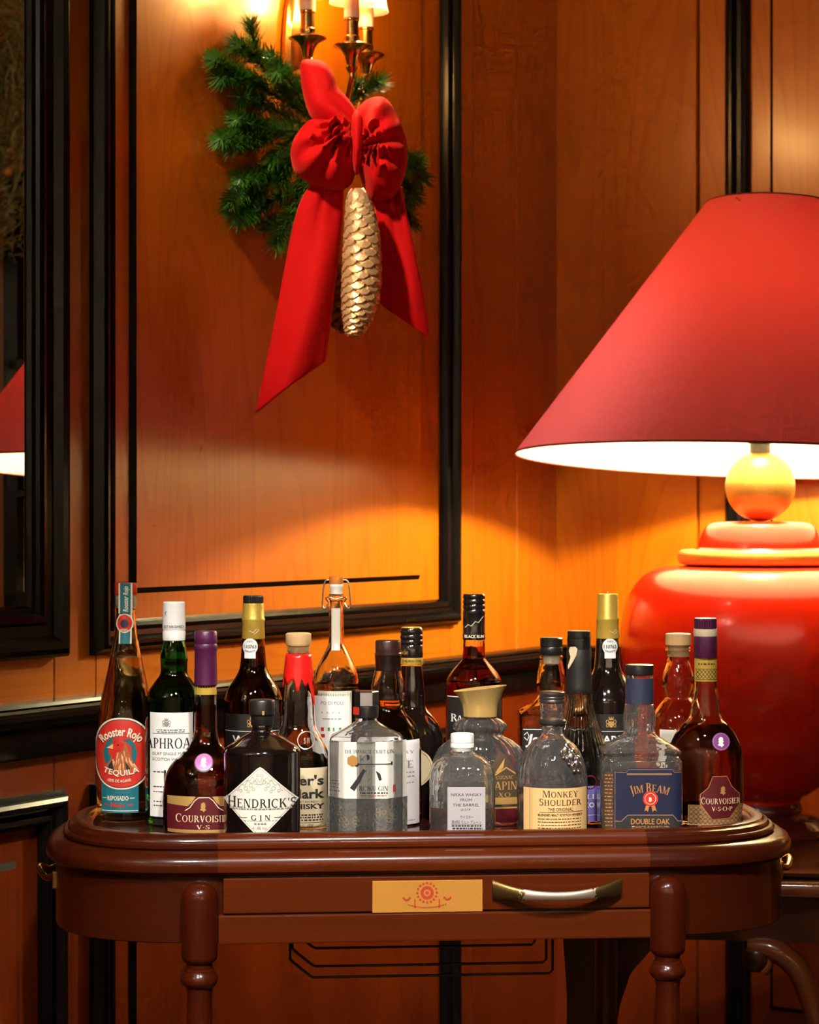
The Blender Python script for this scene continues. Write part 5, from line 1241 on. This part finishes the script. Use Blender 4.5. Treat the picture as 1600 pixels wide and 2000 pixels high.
pine_cone('long gilded pine cone hanging between the bow tails', [(699,372),(706,430),(707,500),(704,560),(699,610),(691,648)], [18,28,34,37,38,38,37,35,31,26,18,9], 3.252, 190, GC, 0.0195)
pine_cone('darker bronze pine cone half hidden behind the bow tail', [(664,520),(663,570),(668,615),(682,646)], [20,26,28,26,20,9], 3.378, 84, BRZ, 0.017)

# ------------------------------------------------------------------ artificial fir sprigs behind the bow
NEED = pm('fir_needles', (0.050, 0.175, 0.016), rough=0.35, var=0.35, bscale=70); TWIG = pm('fir_twig', (0.05, 0.03, 0.012), rough=0.8)
rn = random.Random(11)
def wall_y(x):
    k = (x-800)/F; s = (CX-CY*k)/(ux-uy*k); return CY-uy*s
def sprig(root, origin, pts, Yt, dens=4600, ln=0.025, Y0=3.46):
    n = len(pts); P3 = [P(x, y, min(Y0+(Yt-Y0)*i/(n-1), wall_y(x)-0.055))-origin for i, (x, y) in enumerate(pts)]
    path = [Vector(q) for q in cr([tuple(p) for p in P3], 8)]; L_ = sum((path[i+1]-path[i]).length for i in range(len(path)-1))
    mb = MB(); cnt = int(dens*L_)
    for i in range(cnt):
        f = rn.random()**0.85*(len(path)-1); j = min(int(f), len(path)-2); p = path[j].lerp(path[j+1], f-j); d = (path[j+1]-path[j]).normalized()
        s = d.cross(Vector((rn.uniform(-1, 1), rn.uniform(-1, 1), rn.uniform(-1, 1)))).normalized()
        q = (d*rn.uniform(0.25, 1.0)+s).normalized(); l = ln*rn.uniform(0.6, 1.1); w = q.cross(d).normalized()*0.0008
        if w.length < 1e-6: continue
        m_ = p+q*l*0.55; e = p+q*l+d*l*0.15
        mb.add([p-w*0.7, p+w*0.7, m_+w, m_-w, e], [(0, 1, 2, 3), (3, 2, 4)])
    tw = mb.build('fir_sprig', NEED, root, fix=False); MB().tube([tuple(p) for p in path], 0.0016, 6).build('twig', TWIG, tw)
fo = P(625, 260, 3.46); fir = empty('fir_swag', fo)
for pts, Yt in [
  ([(640,240),(575,200),(530,140),(500,90),(488,48)],3.38), ([(560,190),(505,120),(465,88)],3.36), ([(640,250),(560,200),(500,165),(450,140),(420,118)],3.37), ([(520,170),(470,150),(430,150)],3.40),
  ([(640,260),(570,235),(520,205),(470,190)],3.42), ([(560,180),(545,140),(530,110)],3.40), ([(600,220),(560,150),(540,140)],3.38), ([(640,270),(560,255),(490,262),(430,270)],3.36), ([(560,255),(500,240),(462,232)],3.41),
  ([(530,260),(490,275),(450,285)],3.40), ([(630,290),(570,310),(510,345),(460,385),(450,405)],3.37), ([(560,320),(500,380),(465,425)],3.40), ([(560,320),(500,340),(470,350)],3.42), ([(620,310),(570,370),(520,400),(485,420)],3.42),
  ([(620,330),(580,400),(555,440),(540,475)],3.40), ([(600,350),(560,420),(520,440)],3.43), ([(640,230),(600,190),(575,170)],3.44),
  ([(640,220),(690,195),(720,175),(738,160)],3.42), ([(660,210),(690,185),(700,165)],3.44), ([(720,300),(770,320),(805,325),(825,350)],3.40), ([(760,330),(790,355),(808,385)],3.40), ([(770,320),(800,310),(815,318)],3.42), ([(770,380),(795,410),(804,440)],3.43),
  ([(625,250),(590,265),(555,290),(530,310)],3.41), ([(625,250),(580,280),(560,330),(550,360)],3.42)]:
    sprig(fir, fo, pts, Yt)
tag(fir, 'green artificial fir sprigs fanned out behind the red bow', 'garland')

# ------------------------------------------------------------------ fir wreath on the right wall, seen in the mirror
wp_ = WALL_R @ Vector((-1.36, 0.13, 2.02)); wre = empty('fir_wreath', wp_)
ex = Vector((uy, -ux, 0)); rn = random.Random(5)
for k in range(28):
    a = 2*math.pi*k/16; q_ = 1.0 if k < 16 else 0.45; mb = MB()
    c = ex*0.19*q_*math.cos(a)+Vector((0, 0, 0.27*q_*math.sin(a))); t = (ex*-math.sin(a)+Vector((0, 0, math.cos(a)))).normalized()
    for i in range(260):
        p = c+t*rn.uniform(-.07, .07)+Vector((rn.gauss(0, .03), rn.gauss(0, .03), rn.gauss(0, .03)))
        q = (t*0.8+Vector((rn.uniform(-1, 1), rn.uniform(-1, 1), rn.uniform(-1, 1)))).normalized(); w = q.cross(t).normalized()*0.0014
        mb.add([p-w, p+w, p+q*0.03+w, p+q*0.03-w], [(0, 1, 2, 3)])
    mb.build('fir_sprig', pm('grey_green_needles', (0.36, 0.42, 0.22), rough=0.5), wre, fix=False)
for k in range(14):
    a = -2.4+k*0.13; q = MB().lathe([(.001,-.011),(.007,-.008),(.011,0),(.007,.008),(.001,.011)], 12).build('berry', REDP if k % 3 else GFOIL, wre, smooth=60)
    q.location = ex*(0.19*math.cos(a)+rn.uniform(-.04, .04))+Vector((0, 0, 0.25*math.sin(a)+rn.uniform(-.04, .03)))+Vector((-ux, -uy, 0))*0.05
tag(wre, 'grey-green fir wreath with red berries, seen only in the mirror', 'wreath')

# ------------------------------------------------------------------ fairy lights added behind the camera for glints in the glass
fl = empty('added_fairy_lights', (0, -1.6, 2.75)); rn = random.Random(2); mb = MB(); cords = MB()
for k in range(15):
    x = -2.8+k*0.4; pts = [(x+0.06*math.sin(i*1.7+k), rn.uniform(-.05, .05), -0.12*i) for i in range(13)]
    cords.tube(pts, 0.0012, 5)
    for p in pts[2:]: mb.lathe([(.0005,-.014),(.009,-.009),(.012,0),(.009,.009),(.0005,.014)], 8, c=(p[0], p[1])); n_ = 40; mb.v[-n_:] = [(a, b, c+p[2]) for a, b, c in mb.v[-n_:]]
cords.build('cord', 'groove', fl); FB = emit('glint_bulb', (1.0, 0.80, 0.52), FAIRY); FB.cycles.emission_sampling = 'NONE'
tag(mb.build('bulbs', FB, fl), kind='stuff')
tag(fl, 'added strings of fairy lights, unseen, for glints in the glass', 'string lights')

# ------------------------------------------------------------------ added chandelier of opal globes, unseen fill light left of the camera
ch = empty('added_chandelier', (-2.0, 0.5, 2.75))
MB().tube([(0, 0, 0), (0, 0, -0.55)], 0.008, 10).build('rod', 'brass', ch, smooth=60)
opal = emit('fill_globe', (1.0, 0.84, 0.64), GLOBE)
for k in range(8):
    a = 2*math.pi*k/8; e = (0.42*math.cos(a), 0.42*math.sin(a), -0.52)
    am = MB().tube(cr([(0, 0, -0.50), (e[0]*0.5, e[1]*0.5, -0.60), e], 6), 0.006, 8).build('arm', 'brass', ch, smooth=60)
    g = MB().lathe([(0.055*math.sin(t), -0.055*math.cos(t)) for t in [math.pi*(0.02+0.96*q/8) for q in range(9)]], 14).build('globe', opal, am, smooth=60); g.location = (e[0], e[1], e[2]+0.06)
tag(ch, 'added brass chandelier with eight opal globes, unseen, a fill light from the left', 'chandelier')
